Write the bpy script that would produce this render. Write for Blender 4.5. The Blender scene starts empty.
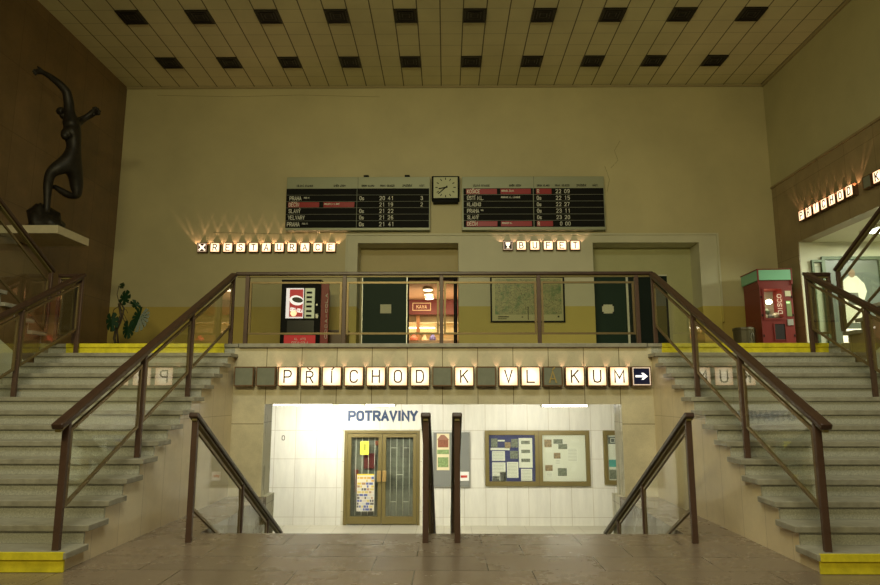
import bpy, bmesh, math, random
from mathutils import Vector, Matrix
random.seed(7)
sc = bpy.context.scene
COL = sc.collection
PI = math.pi

# ------------------------------------------------------------------ camera, world, lights, exposure
cam_d = bpy.data.cameras.new('camera'); cam = bpy.data.objects.new('camera', cam_d); COL.objects.link(cam)
cam_d.sensor_width = 36.0; cam_d.lens = 36.0 * 655 / 880; cam_d.clip_start = 0.05; cam_d.clip_end = 200
cam.location = (0.05, 0, 1.337)
cam.rotation_euler = (math.radians(90) + math.atan(105.5 / 655), 0, 6.0 / 655)
sc.camera = cam
sc.view_settings.view_transform = 'Standard'; sc.view_settings.look = 'None'
sc.view_settings.exposure = 0.0; sc.view_settings.gamma = 1.0; sc.view_settings.use_curve_mapping = False
try:
    sc.cycles.use_denoising = True
    sc.cycles.max_bounces = 8; sc.cycles.transparent_max_bounces = 24
    sc.cycles.sample_clamp_indirect = 4.0; sc.cycles.caustics_reflective = False; sc.cycles.caustics_refractive = False
except Exception: pass
w = bpy.data.worlds.new('world'); sc.world = w; w.use_nodes = True
w.node_tree.nodes['Background'].inputs[0].default_value = (0.9, 0.78, 0.45, 1)
w.node_tree.nodes['Background'].inputs[1].default_value = 0.035

def area(name, loc, target, sx, sy, power, color, spread=180):
    l = bpy.data.lights.new(name, 'AREA'); l.shape = 'RECTANGLE'; l.size = sx; l.size_y = sy
    l.energy = power; l.color = color; l.spread = math.radians(spread)
    o = bpy.data.objects.new(name, l); COL.objects.link(o); o.location = loc
    o.rotation_euler = (Vector(target) - Vector(loc)).to_track_quat('-Z', 'Y').to_euler()
    return o
HALL = (1.0, 0.88, 0.44)
area('hall_fill', (-1.8, -1.5, 6.1), (1.2, 15, 4.8), 5.0, 0.5, 290, HALL, 130)  # added area light out of view to brighten the hall, no real fitting
area('hall_fill', (0, 3.0, 8.6), (0, 6.3, 0), 6.0, 1.5, 245, (0.97, 1.0, 0.86), 150)  # second added fill above the landing, also unseen and no real fitting
# fluorescent lamps of the lower hall
area('shop_lamp', (-2.6, 13.9, 1.12), (-2.9, 15.4, -0.5), 1.3, 0.12, 58, (1.0, 0.97, 0.84), 180)
area('shop_lamp', (2.2, 12.4, 1.12), (2.2, 15.2, -0.8), 1.3, 0.12, 72, (1.0, 0.96, 0.80), 180)
area('shop_lamp', (-0.8, 12.8, 1.12), (-0.5, 15.2, -1.0), 1.3, 0.12, 44, (1.0, 0.96, 0.82), 180)
# lamps of the gallery behind the right wall
area('gallery_lamp', (9.6, 12.9, 4.72), (9.6, 12.9, 0), 1.6, 0.5, 95, (0.95, 1.0, 0.74), 180)
area('gallery_lamp', (10.2, 10.4, 4.72), (10.2, 10.4, 0), 1.6, 0.5, 95, (0.95, 1.0, 0.74), 180)
# lamps of the room behind the lit doorway
area('tea_room_lamp', (-0.3, 17.8, 3.2), (-0.3, 18.4, 4.4), 2.4, 1.6, 22, (1.0, 0.72, 0.45), 180)
area('tea_room_lamp', (-0.3, 18.0, 4.1), (-0.3, 18.6, 2.6), 2.0, 0.8, 40, (1.0, 0.78, 0.50), 180)

# ------------------------------------------------------------------ materials
MATS = {}
def _new(name):
    m = bpy.data.materials.new(name); m.use_nodes = True
    nt = m.node_tree; b = nt.nodes['Principled BSDF']
    return m, nt, b
def mat(name, col, rough=0.6, metal=0.0, var=0.0, scale=6.0, spec=0.5, bump=0.0):
    if name in MATS: return MATS[name]
    m, nt, b = _new(name)
    b.inputs['Base Color'].default_value = (*col, 1); b.inputs['Roughness'].default_value = rough
    b.inputs['Metallic'].default_value = metal; b.inputs['Specular IOR Level'].default_value = spec
    if var > 0:
        tc = nt.nodes.new('ShaderNodeTexCoord'); n = nt.nodes.new('ShaderNodeTexNoise')
        n.inputs['Scale'].default_value = scale; n.inputs['Detail'].default_value = 6; n.inputs['Roughness'].default_value = 0.65
        r = nt.nodes.new('ShaderNodeValToRGB'); r.color_ramp.elements[0].position = 0.3; r.color_ramp.elements[1].position = 0.7
        r.color_ramp.elements[0].color = (*[c * (1 - var) for c in col], 1)
        r.color_ramp.elements[1].color = (*[min(1, c * (1 + var)) for c in col], 1)
        nt.links.new(tc.outputs['Object'], n.inputs['Vector']); nt.links.new(n.outputs['Fac'], r.inputs['Fac'])
        nt.links.new(r.outputs['Color'], b.inputs['Base Color'])
        if bump > 0:
            bp = nt.nodes.new('ShaderNodeBump'); bp.inputs['Strength'].default_value = bump; bp.inputs['Distance'].default_value = 0.01
            nt.links.new(n.outputs['Fac'], bp.inputs['Height']); nt.links.new(bp.outputs['Normal'], b.inputs['Normal'])
    MATS[name] = m; return m
def emit(name, col, strength, base=(0.8, 0.8, 0.8)):
    if name in MATS: return MATS[name]
    m, nt, b = _new(name)
    b.inputs['Base Color'].default_value = (*base, 1)
    b.inputs['Emission Color'].default_value = (*col, 1); b.inputs['Emission Strength'].default_value = strength
    MATS[name] = m; return m
def slabs(name, ca, cb, joint, axes, w_, h_, off=0.5, shift=(0, 0), msize=0.008, rough=0.35, var=0.18, nscale=1.6, vein=True, stain=0.0, grain=0.0):
    """stone or tile slabs laid out in world metres"""
    if name in MATS: return MATS[name]
    m, nt, b = _new(name); N = nt.nodes.new; L = nt.links.new
    tc = N('ShaderNodeTexCoord'); sep = N('ShaderNodeSeparateXYZ'); L(tc.outputs['Object'], sep.inputs[0])
    com = N('ShaderNodeCombineXYZ')
    for k, a in enumerate(axes):
        ad = N('ShaderNodeMath'); ad.operation = 'ADD'; ad.inputs[1].default_value = shift[k] + 100 * (w_ if k == 0 else h_ * 2)
        L(sep.outputs['XYZ'.index(a)], ad.inputs[0]); L(ad.outputs[0], com.inputs[k])
    br = N('ShaderNodeTexBrick'); br.offset = off; br.offset_frequency = 2
    br.inputs['Scale'].default_value = 1.0; br.inputs['Brick Width'].default_value = w_; br.inputs['Row Height'].default_value = h_
    br.inputs['Mortar Size'].default_value = msize; br.inputs['Mortar Smooth'].default_value = 0.2; br.inputs['Bias'].default_value = 0
    br.inputs['Color1'].default_value = (*ca, 1); br.inputs['Color2'].default_value = (*cb, 1); br.inputs['Mortar'].default_value = (*joint, 1)
    L(com.outputs[0], br.inputs['Vector'])
    no = N('ShaderNodeTexNoise'); no.inputs['Scale'].default_value = nscale; no.inputs['Detail'].default_value = 9; no.inputs['Roughness'].default_value = 0.7
    if vein:
        mp = N('ShaderNodeMapping'); mp.inputs['Scale'].default_value = (5, 5, 0.9) if 'Z' in axes else (2, 2, 2)
        L(tc.outputs['Object'], mp.inputs[0]); L(mp.outputs[0], no.inputs['Vector'])
    else: L(tc.outputs['Object'], no.inputs['Vector'])
    rp = N('ShaderNodeValToRGB'); rp.color_ramp.elements[0].position = 0.32; rp.color_ramp.elements[1].position = 0.68
    rp.color_ramp.elements[0].color = (1 - var * 1.5,) * 3 + (1,); rp.color_ramp.elements[1].color = (1 + var * 0.3,) * 3 + (1,)
    L(no.outputs['Fac'], rp.inputs['Fac'])
    mx = N('ShaderNodeMix'); mx.data_type = 'RGBA'; mx.blend_type = 'MULTIPLY'; mx.inputs['Factor'].default_value = 1
    L(br.outputs['Color'], mx.inputs['A']); L(rp.outputs['Color'], mx.inputs['B'])
    out = mx.outputs['Result']
    if grain > 0:
        g = N('ShaderNodeTexNoise'); g.inputs['Scale'].default_value = 90; g.inputs['Detail'].default_value = 2
        L(tc.outputs['Object'], g.inputs['Vector'])
        gr = N('ShaderNodeValToRGB'); gr.color_ramp.elements[0].position = 0.42; gr.color_ramp.elements[1].position = 0.58
        gr.color_ramp.elements[0].color = (1 - grain,) * 3 + (1,); gr.color_ramp.elements[1].color = (1, 1, 1, 1)
        L(g.outputs['Fac'], gr.inputs['Fac'])
        m2 = N('ShaderNodeMix'); m2.data_type = 'RGBA'; m2.blend_type = 'MULTIPLY'; m2.inputs['Factor'].default_value = 1
        L(out, m2.inputs['A']); L(gr.outputs['Color'], m2.inputs['B']); out = m2.outputs['Result']
    L(out, b.inputs['Base Color'])
    b.inputs['Roughness'].default_value = rough
    rr = N('ShaderNodeMapRange'); rr.inputs['To Min'].default_value = rough - 0.06; rr.inputs['To Max'].default_value = rough + 0.12
    L(no.outputs['Fac'], rr.inputs['Value']); L(rr.outputs['Result'], b.inputs['Roughness'])
    MATS[name] = m; return m

def banded_wall(name, up, low, zsplit, var=0.06):
    """painted plaster with a coloured dado up to zsplit, water stains and hairline cracks"""
    m, nt, b = _new(name); N = nt.nodes.new; L = nt.links.new
    tc = N('ShaderNodeTexCoord'); sep = N('ShaderNodeSeparateXYZ'); L(tc.outputs['Object'], sep.inputs[0])
    lt = N('ShaderNodeMath'); lt.operation = 'LESS_THAN'; lt.inputs[1].default_value = zsplit; L(sep.outputs[2], lt.inputs[0])
    mx = N('ShaderNodeMix'); mx.data_type = 'RGBA'; L(lt.outputs[0], mx.inputs['Factor'])
    mx.inputs['A'].default_value = (*up, 1); mx.inputs['B'].default_value = (*low, 1)
    no = N('ShaderNodeTexNoise'); no.inputs['Scale'].default_value = 0.7; no.inputs['Detail'].default_value = 8; no.inputs['Roughness'].default_value = 0.6
    L(tc.outputs['Object'], no.inputs['Vector'])
    rp = N('ShaderNodeValToRGB'); rp.color_ramp.elements[0].position = 0.3; rp.color_ramp.elements[1].position = 0.7
    rp.color_ramp.elements[0].color = (1 - 2 * var,) * 3 + (1,); rp.color_ramp.elements[1].color = (1 + var,) * 3 + (1,)
    L(no.outputs['Fac'], rp.inputs['Fac'])
    m2 = N('ShaderNodeMix'); m2.data_type = 'RGBA'; m2.blend_type = 'MULTIPLY'; m2.inputs['Factor'].default_value = 1
    L(mx.outputs['Result'], m2.inputs['A']); L(rp.outputs['Color'], m2.inputs['B'])
    L(m2.outputs['Result'], b.inputs['Base Color']); b.inputs['Roughness'].default_value = 0.55
    return m

def glass_mat(name='glass', tint=(0.97, 0.985, 0.95), ior=1.9, rough=0.02):
    if name in MATS: return MATS[name]
    m = bpy.data.materials.new(name); m.use_nodes = True; nt = m.node_tree; nt.nodes.clear(); N = nt.nodes.new; L = nt.links.new
    o = N('ShaderNodeOutputMaterial'); mx = N('ShaderNodeMixShader'); t = N('ShaderNodeBsdfTransparent'); g = N('ShaderNodeBsdfGlossy'); f = N('ShaderNodeFresnel')
    t.inputs[0].default_value = (*tint, 1); g.inputs['Roughness'].default_value = rough; f.inputs['IOR'].default_value = ior
    ge = N('ShaderNodeNewGeometry'); inv = N('ShaderNodeMath'); inv.operation = 'SUBTRACT'; inv.inputs[0].default_value = 1.0
    mu = N('ShaderNodeMath'); mu.operation = 'MULTIPLY'; L(ge.outputs['Backfacing'], inv.inputs[1]); L(inv.outputs[0], mu.inputs[0]); L(f.outputs[0], mu.inputs[1])
    L(mu.outputs[0], mx.inputs[0]); L(t.outputs[0], mx.inputs[1]); L(g.outputs[0], mx.inputs[2]); L(mx.outputs[0], o.inputs[0])
    MATS[name] = m; return m

def diffuser_mat(name, centre, edge, strength):
    """lit milk-glass face: the bulb behind it makes the middle glow brightest"""
    m, nt, b = _new(name); N = nt.nodes.new; L = nt.links.new
    tc = N('ShaderNodeTexCoord'); vm = N('ShaderNodeVectorMath'); vm.operation = 'SUBTRACT'; vm.inputs[1].default_value = (0, 0, 0)
    L(tc.outputs['Object'], vm.inputs[0]); ln = N('ShaderNodeVectorMath'); ln.operation = 'LENGTH'; L(vm.outputs[0], ln.inputs[0])
    rp = N('ShaderNodeValToRGB'); rp.color_ramp.elements[0].position = 0.05; rp.color_ramp.elements[1].position = 0.15
    rp.color_ramp.elements[0].color = (*centre, 1); rp.color_ramp.elements[1].color = (*edge, 1)
    L(ln.outputs['Value'], rp.inputs['Fac']); L(rp.outputs['Color'], b.inputs['Emission Color'])
    b.inputs['Emission Strength'].default_value = strength; b.inputs['Base Color'].default_value = (0.6, 0.55, 0.45, 1)
    return m

# stone, plaster
M_floor = slabs('floor_stone', (0.245, 0.185, 0.13), (0.225, 0.17, 0.12), (0.10, 0.075, 0.055), 'XY', 0.92, 0.46, 0.37, (0.2, 0.1), 0.006, 0.24, 0.14, 1.0, False, grain=0.12)
M_upper = slabs('upper_floor_stone', (0.30, 0.25, 0.17), (0.27, 0.23, 0.15), (0.1, 0.08, 0.05), 'XY', 0.6, 0.6, 0.0, (0, 0), 0.006, 0.35, 0.12, 1.0, False)
M_lowfl = slabs('lower_floor_stone', (0.55, 0.53, 0.44), (0.5, 0.48, 0.4), (0.3, 0.28, 0.2), 'XY', 0.6, 0.6, 0.0, (0, 0), 0.006, 0.35, 0.1, 1.0, False)
M_facade = slabs('facade_travertine', (0.78, 0.70, 0.50), (0.72, 0.65, 0.46), (0.2, 0.15, 0.08), 'XZ', 0.498, 1.14, 0.0, (0.0, 0.16), 0.005, 0.20, 0.16, 2.4, False, grain=0.10)
M_string = slabs('cream_marble', (0.86, 0.73, 0.50), (0.82, 0.69, 0.47), (0.5, 0.40, 0.25), 'YZ', 0.46, 1.2, 0.0, (0, 0.1), 0.003, 0.20, 0.10, 1.6, False)
M_shopw = slabs('white_marble', (0.82, 0.81, 0.73), (0.78, 0.77, 0.69), (0.56, 0.52, 0.42), 'XZ', 0.485, 0.64, 0.0, (0.02, 0.04), 0.006, 0.35, 0.09, 1.2)
M_lwall = slabs('brown_marble', (0.22, 0.135, 0.06), (0.185, 0.115, 0.05), (0.12, 0.07, 0.03), 'YZ', 0.72, 1.3, 0.0, (0.1, 0.3), 0.006, 0.32, 0.22, 1.3, False)
M_rmarb = slabs('umber_marble', (0.36, 0.27, 0.14), (0.32, 0.24, 0.12), (0.16, 0.11, 0.05), 'YZ', 0.9, 1.6, 0.0, (0.1, 0.3), 0.005, 0.32, 0.18, 1.3, False)
def ceiling_tiles():
    """square tiles: wide dark joints along the hall, faint ones across it"""
    m, nt, b = _new('ceiling_tiles'); N = nt.nodes.new; L = nt.links.new; T_ = 0.4645
    tc = N('ShaderNodeTexCoord'); sp = N('ShaderNodeSeparateXYZ'); L(tc.outputs['Object'], sp.inputs[0])
    no = N('ShaderNodeTexNoise'); no.inputs['Scale'].default_value = .8; no.inputs['Detail'].default_value = 6; L(tc.outputs['Object'], no.inputs['Vector'])
    rp = N('ShaderNodeValToRGB'); rp.color_ramp.elements[0].position = .3; rp.color_ramp.elements[1].position = .7
    rp.color_ramp.elements[0].color = (.62, .57, .34, 1); rp.color_ramp.elements[1].color = (.74, .68, .41, 1); L(no.outputs['Fac'], rp.inputs['Fac'])
    last = rp.outputs['Color']
    for ax, wd, k in ((1, .014, .42), (0, .024, .86)):
        a = N('ShaderNodeMath'); a.operation = 'ADD'; a.inputs[1].default_value = (100 * T_ - .003 if ax == 1 else 100 * .469 + .06) + wd / 2; L(sp.outputs[ax], a.inputs[0])
        q = N('ShaderNodeMath'); q.operation = 'MODULO'; q.inputs[1].default_value = T_ if ax == 1 else .469; L(a.outputs[0], q.inputs[0])
        l_ = N('ShaderNodeMath'); l_.operation = 'LESS_THAN'; l_.inputs[1].default_value = wd; L(q.outputs[0], l_.inputs[0])
        f_ = N('ShaderNodeMath'); f_.operation = 'MULTIPLY'; f_.inputs[1].default_value = k; L(l_.outputs[0], f_.inputs[0])
        x = N('ShaderNodeMix'); x.data_type = 'RGBA'; L(f_.outputs[0], x.inputs['Factor']); L(last, x.inputs['A']); x.inputs['B'].default_value = (.04, .032, .018, 1); last = x.outputs['Result']
    L(last, b.inputs['Base Color']); b.inputs['Roughness'].default_value = .7
    return m
M_ceil = ceiling_tiles()
M_back = banded_wall('plaster_back', (0.55, 0.49, 0.27), (0.51, 0.39, 0.09), 3.48)
M_panel = banded_wall('plaster_panel', (0.60, 0.58, 0.41), (0.56, 0.46, 0.11), 3.48)
M_right = banded_wall('plaster_right', (0.50, 0.46, 0.26), (0.50, 0.46, 0.26), -9)
M_white = mat('white_plaster', (0.70, 0.70, 0.55), 0.6, var=0.05, scale=2)
M_niche = mat('niche_plaster', (0.50, 0.42, 0.21), 0.6, var=0.06, scale=2)
M_niche2 = mat('niche_green_plaster', (0.47, 0.46, 0.24), 0.6, var=0.06, scale=2)
M_soffit = mat('soffit', (0.6, 0.55, 0.4), 0.6)
M_step = mat('terrazzo', (0.44, 0.435, 0.37), 0.42, var=0.30, scale=75)
M_tread = mat('terrazzo_tread', (0.32, 0.30, 0.235), 0.42, var=0.22, scale=10)
M_ystep = mat('yellow_paint', (0.80, 0.70, 0.03), 0.5, var=0.18, scale=9)
# metal, wood
M_rail = mat('handrail_brown', (0.048, 0.024, 0.014), 0.38, var=0.2, scale=8)
M_post = mat('post_brown', (0.085, 0.046, 0.030), 0.42, var=0.15, scale=9)
M_brass = mat('brass', (0.20, 0.145, 0.065), 0.42, 0.5, var=0.1, scale=12)
M_brassd = mat('bronze_anodised', (0.19, 0.15, 0.05), 0.45, 0.2)
M_case = mat('lightbox_case', (0.16, 0.08, 0.035), 0.4, 0.3)
M_black = mat('black', (0.008, 0.008, 0.007), 0.7, spec=.15)
M_dgreen = mat('door_green', (0.010, 0.032, 0.018), 0.55, spec=.25)
M_paper = mat('paper', (0.72, 0.70, 0.52), 0.8)
M_alu = mat('aluminium', (0.5, 0.5, 0.45), 0.35, 0.8)
M_bronze = mat('statue_bronze', (0.022, 0.018, 0.012), 0.5, 0.4, var=0.4, scale=12, bump=0.4)
M_slab = mat('pale_stone', (0.62, 0.55, 0.36), 0.5, var=0.08, scale=5)
M_red = mat('machine_red', (0.26, 0.012, 0.012), 0.35)
M_leaf = mat('leaf', (0.012, 0.050, 0.018), 0.35, var=0.3, scale=14)
M_stem = mat('stem', (0.07, 0.05, 0.025), 0.6, var=0.3, scale=30)
M_glass = glass_mat()
M_tube = emit('fluorescent_tube', (1.0, 0.97, 0.85), 9.0)
M_lit = diffuser_mat('lit_face', (1.0, 0.86, 0.60), (0.72, 0.38, 0.18), 1.8)
M_litw = diffuser_mat('lit_face_white', (1.0, 0.80, 0.52), (0.80, 0.34, 0.14), 2.1)
M_dim = mat('unlit_face', (0.21, 0.22, 0.17), 0.3, var=0.12, scale=9)
M_ink = mat('letter_ink', (0.10, 0.045, 0.02), 0.5)

# ------------------------------------------------------------------ mesh helpers
class MB:
    def __init__(s): s.bm = bmesh.new()
    def box(s, x0, x1, y0, y1, z0, z1, mi=0):
        x0, x1 = sorted((x0, x1)); y0, y1 = sorted((y0, y1)); z0, z1 = sorted((z0, z1))
        v = [s.bm.verts.new(p) for p in ((x0,y0,z0),(x1,y0,z0),(x1,y1,z0),(x0,y1,z0),(x0,y0,z1),(x1,y0,z1),(x1,y1,z1),(x0,y1,z1))]
        for f in ((0,3,2,1),(4,5,6,7),(0,1,5,4),(1,2,6,5),(2,3,7,6),(3,0,4,7)):
            fc = s.bm.faces.new([v[i] for i in f]); fc.material_index = mi
        return s
    def prism(s, pts, vec, mi=0):
        """polygon (3-D points, one plane) pushed along vec"""
        vec = Vector(vec); a = [s.bm.verts.new(p) for p in pts]; b = [s.bm.verts.new(Vector(p) + vec) for p in pts]
        n = len(pts)
        fs = [s.bm.faces.new(a), s.bm.faces.new(b[::-1])] + [s.bm.faces.new((a[i], b[i], b[(i+1) % n], a[(i+1) % n])) for i in range(n)]
        for f in fs: f.material_index = mi
        return s
    def bar(s, p, q, w_, h_, up=(0, 0, 1)):
        """rectangular bar from p to q, w_ across, h_ along up; ends cut across"""
        p, q = Vector(p), Vector(q); d = (q - p).normalized(); upv = Vector(up)
        side = d.cross(upv)
        if side.length < 1e-4: side = d.cross(Vector((0, 1, 0)))
        side.normalize(); u = side.cross(d).normalized()
        c = [side * a * w_ / 2 + u * b * h_ / 2 for a, b in ((-1,-1),(1,-1),(1,1),(-1,1))]
        s.prism([p + k for k in c], q - p); return s
    def tube(s, pts, r, seg=10, cap=True):
        pts = [Vector(p) for p in pts]; rs = r if isinstance(r, (list, tuple)) else [r] * len(pts)
        rings = []; ref = Vector((0.31, 0.17, 0.93))
        for i, p in enumerate(pts):
            d = (pts[min(i+1, len(pts)-1)] - pts[max(i-1, 0)]).normalized()
            a = d.cross(ref).normalized(); b = d.cross(a).normalized()
            rings.append([s.bm.verts.new(p + (a * math.cos(t * 2 * PI / seg) + b * math.sin(t * 2 * PI / seg)) * rs[i]) for t in range(seg)])
        for A, B in zip(rings, rings[1:]):
            for t in range(seg): s.bm.faces.new((A[t], A[(t+1) % seg], B[(t+1) % seg], B[t])).smooth = True
        if cap: s.bm.faces.new(rings[0][::-1]); s.bm.faces.new(rings[-1])
        return s
    def lathe(s, prof, c=(0, 0, 0), seg=24, axis='Z'):
        c = Vector(c); rings = []
        for r, z in prof:
            ring = []
            for t in range(seg):
                a = t * 2 * PI / seg; v = Vector((r * math.cos(a), r * math.sin(a), z))
                if axis == 'Y': v = Vector((v.x, v.z, v.y))
                ring.append(s.bm.verts.new(c + v))
            rings.append(ring)
        for A, B in zip(rings, rings[1:]):
            for t in range(seg): s.bm.faces.new((A[t], A[(t+1) % seg], B[(t+1) % seg], B[t]))
        s.bm.faces.new(rings[0][::-1]); s.bm.faces.new(rings[-1]); return s
    def quad_frame(s, P, w_, vec):
        """mitred frame following the closed planar polygon P, bars w_ wide, pushed by vec"""
        P = [Vector(p) for p in P]; n = len(P); v = Vector(vec); nn = v.normalized(); out = []; inn = []
        for i in range(n):
            d0 = (P[i] - P[i - 1]).normalized(); d1 = (P[(i + 1) % n] - P[i]).normalized()
            n0 = d0.cross(nn); n1 = d1.cross(nn); m = (n0 + n1).normalized(); k = (w_ / 2) / max(.25, m.dot(n1))
            out.append(P[i] + m * k); inn.append(P[i] - m * k)
        V = [[s.bm.verts.new(p + o) for p in L_] for L_, o in ((out, Vector()), (inn, Vector()), (out, v), (inn, v))]
        for i in range(n):
            j = (i + 1) % n
            for A, B_ in ((0, 1), (2, 3), (0, 2), (1, 3)): s.bm.faces.new((V[A][i], V[A][j], V[B_][j], V[B_][i]))
        return s
    def ribbon(s, pts, th, y, mv=lambda p: p):
        """flat stroke in the XZ plane with mitred corners"""
        P = [Vector((p[0], 0, p[1])) for p in pts]; closed = (P[0] - P[-1]).length < 1e-6
        if closed: P = P[:-1]
        n = len(P); a = []; b = []
        for i in range(n):
            d0 = (P[i] - P[i - 1]).normalized() if (closed or i > 0) else None
            d1 = (P[(i + 1) % n] - P[i]).normalized() if (closed or i < n - 1) else None
            d0 = d0 or d1; d1 = d1 or d0
            n0 = Vector((-d0.z, 0, d0.x)); n1 = Vector((-d1.z, 0, d1.x)); m = n0 + n1
            m = n1 if m.length < 1e-4 else m.normalized(); k = th / 2 / max(.45, m.dot(n1)); e = Vector()
            if not closed and i == 0: e = -d1 * th * .4
            if not closed and i == n - 1: e = d0 * th * .4
            a.append(P[i] + m * k + e); b.append(P[i] - m * k + e)
        V = [[s.bm.verts.new(Vector((p.x, y + o, p.z))) for p in L_] for L_, o in ((a, 0), (b, 0), (a, .004), (b, .004))]
        for i in range(n if closed else n - 1):
            j = (i + 1) % n
            for A, B_ in ((0, 1), (2, 3), (0, 2), (1, 3)): s.bm.faces.new((V[A][i], V[A][j], V[B_][j], V[B_][i]))
        if not closed:
            for i in (0, n - 1): s.bm.faces.new((V[0][i], V[1][i], V[3][i], V[2][i]))
        return s
    def build(s, name, m, parent=None, bevel=0.0, smooth=False):
        bmesh.ops.recalc_face_normals(s.bm, faces=s.bm.faces[:])
        me = bpy.data.meshes.new(name); s.bm.to_mesh(me); s.bm.free()
        for k in (m if isinstance(m, (list, tuple)) else [m]): me.materials.append(k)
        if smooth:
            for p in me.polygons: p.use_smooth = True
        o = bpy.data.objects.new(name, me); COL.objects.link(o)
        if parent: o.parent = parent
        if bevel > 0:
            b = o.modifiers.new('edge', 'BEVEL'); b.width = bevel; b.segments = 2; b.limit_method = 'ANGLE'
        return o
def B(name, m, x0, x1, y0, y1, z0, z1, parent=None, bevel=0.0):
    return MB().box(x0, x1, y0, y1, z0, z1).build(name, m, parent, bevel)
def tag(o, label, cat, group=None):
    o['label'] = label; o['category'] = cat
    if group: o['group'] = group
    return o
def thing(name, label, cat, loc=(0, 0, 0), rz=0.0, group=None):
    o = bpy.data.objects.new(name, None); COL.objects.link(o); o.location = loc; o.rotation_euler = (0, 0, rz)
    o.empty_display_size = 0.1
    return tag(o, label, cat, group)
def struct(o): o['kind'] = 'structure'; return o
_O = [(.5, 1), (.22, .97), (.04, .84), (0, .65), (0, .35), (.04, .16), (.22, .03), (.5, 0), (.78, .03), (.96, .16), (1, .35), (1, .65), (.96, .84), (.78, .97), (.5, 1)]
_bowl = lambda z0, z1, w=1: [(0, z1), (w * .65, z1), (w * .93, z1 - (z1 - z0) * .18), (w, (z0 + z1) / 2), (w * .93, z0 + (z1 - z0) * .18), (w * .65, z0), (0, z0)]
GL = {'A': [[(0, 0), (.5, 1), (1, 0)], [(.2, .33), (.8, .33)]], 'B': [[(0, 0), (0, 1)], _bowl(.52, 1, .9), _bowl(0, .52)], 'C': [[(1, .78), (.93, .9), (.75, .98), (.5, 1), (.22, .97), (.04, .84), (0, .65), (0, .35), (.04, .16), (.22, .03), (.5, 0), (.75, .02), (.93, .1), (1, .22)]],
 'D': [[(0, 0), (0, 1)], _bowl(0, 1)], 'E': [[(1, 1), (0, 1), (0, 0), (1, 0)], [(0, .52), (.8, .52)]], 'F': [[(1, 1), (0, 1), (0, 0)], [(0, .52), (.8, .52)]],
 'G': [[(1, .8), (.9, .93), (.5, 1), (.1, .93), (0, .65), (0, .35), (.1, .07), (.5, 0), (.9, .07), (1, .25), (1, .45), (.6, .45)]], 'H': [[(0, 0), (0, 1)], [(1, 0), (1, 1)], [(0, .52), (1, .52)]], 'I': [[(.5, 0), (.5, 1)]],
 'J': [[(.8, 1), (.8, .2), (.65, .02), (.35, 0), (.1, .1), (0, .25)]], 'K': [[(0, 0), (0, 1)], [(.95, 1), (.02, .42)], [(.35, .62), (1, 0)]], 'L': [[(0, 1), (0, 0), (1, 0)]], 'M': [[(0, 0), (0, 1), (.5, .35), (1, 1), (1, 0)]],
 'N': [[(0, 0), (0, 1), (1, 0), (1, 1)]], 'O': [_O], 'P': [[(0, 0), (0, 1)], _bowl(.45, 1)], 'R': [[(0, 0), (0, 1)], _bowl(.48, 1), [(.5, .48), (1, 0)]],
 'S': [[(1, .82), (.85, .96), (.5, 1), (.15, .95), (.02, .77), (.15, .6), (.5, .51), (.86, .41), (.98, .24), (.85, .06), (.5, 0), (.15, .04), (0, .18)]], 'T': [[(0, 1), (1, 1)], [(.5, 1), (.5, 0)]],
 'U': [[(0, 1), (0, .3), (.1, .07), (.5, 0), (.9, .07), (1, .3), (1, 1)]], 'V': [[(0, 1), (.5, 0), (1, 1)]], 'Y': [[(0, 1), (.5, .45), (1, 1)], [(.5, .45), (.5, 0)]], 'Z': [[(0, 1), (1, 1), (0, 0), (1, 0)]],
 '0': [_O], '1': [[(.25, .8), (.6, 1), (.6, 0)]], '2': [[(0, .78), (.12, .95), (.5, 1), (.88, .94), (1, .74), (.88, .52), (0, 0), (1, 0)]], '3': [[(0, .85), (.2, .98), (.7, .99), (.95, .85), (.95, .65), (.7, .53), (.4, .52)], [(.7, .53), (1, .4), (1, .15), (.75, .01), (.25, .01), (0, .17)]],
 '4': [[(.75, 0), (.75, 1), (0, .3), (1, .3)]], '5': [[(.95, 1), (.08, 1), (.04, .55), (.5, .62), (.9, .52), (1, .3), (.88, .06), (.45, 0), (0, .12)]], '6': [[(.9, .9), (.6, 1), (.2, .92), (0, .6), (0, .3), (.12, .05), (.5, 0), (.88, .05), (1, .3), (.88, .52), (.5, .58), (.05, .45)]],
 '7': [[(0, 1), (1, 1), (.35, 0)]], '8': [[(.5, .54), (.1, .66), (.1, .9), (.5, 1), (.9, .9), (.9, .66), (.5, .54)], [(.5, .54), (0, .38), (0, .12), (.5, 0), (1, .12), (1, .38), (.5, .54)]], '9': [[(.1, .1), (.4, 0), (.8, .08), (1, .4), (1, .7), (.88, .95), (.5, 1), (.12, .95), (0, .7), (.12, .48), (.5, .42), (.95, .55)]],
 '-': [[(.1, .5), (.9, .5)]], '.': [[(.45, 0), (.55, .02)]], ',': [[(.5, .05), (.4, -.12)]]}
GL['s'] = [[(x, z * .62) for x, z in GL['S'][0]]]
ACC = {'Ř': 'Rv', 'Č': 'Cv', 'Ě': 'Ev', 'Š': 'Sv', 'Ž': 'Zv', 'Í': 'Ii', 'Á': 'Ai', 'Ú': 'Ui', 'Ý': 'Yi', 'Ó': 'Oi'}
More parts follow.
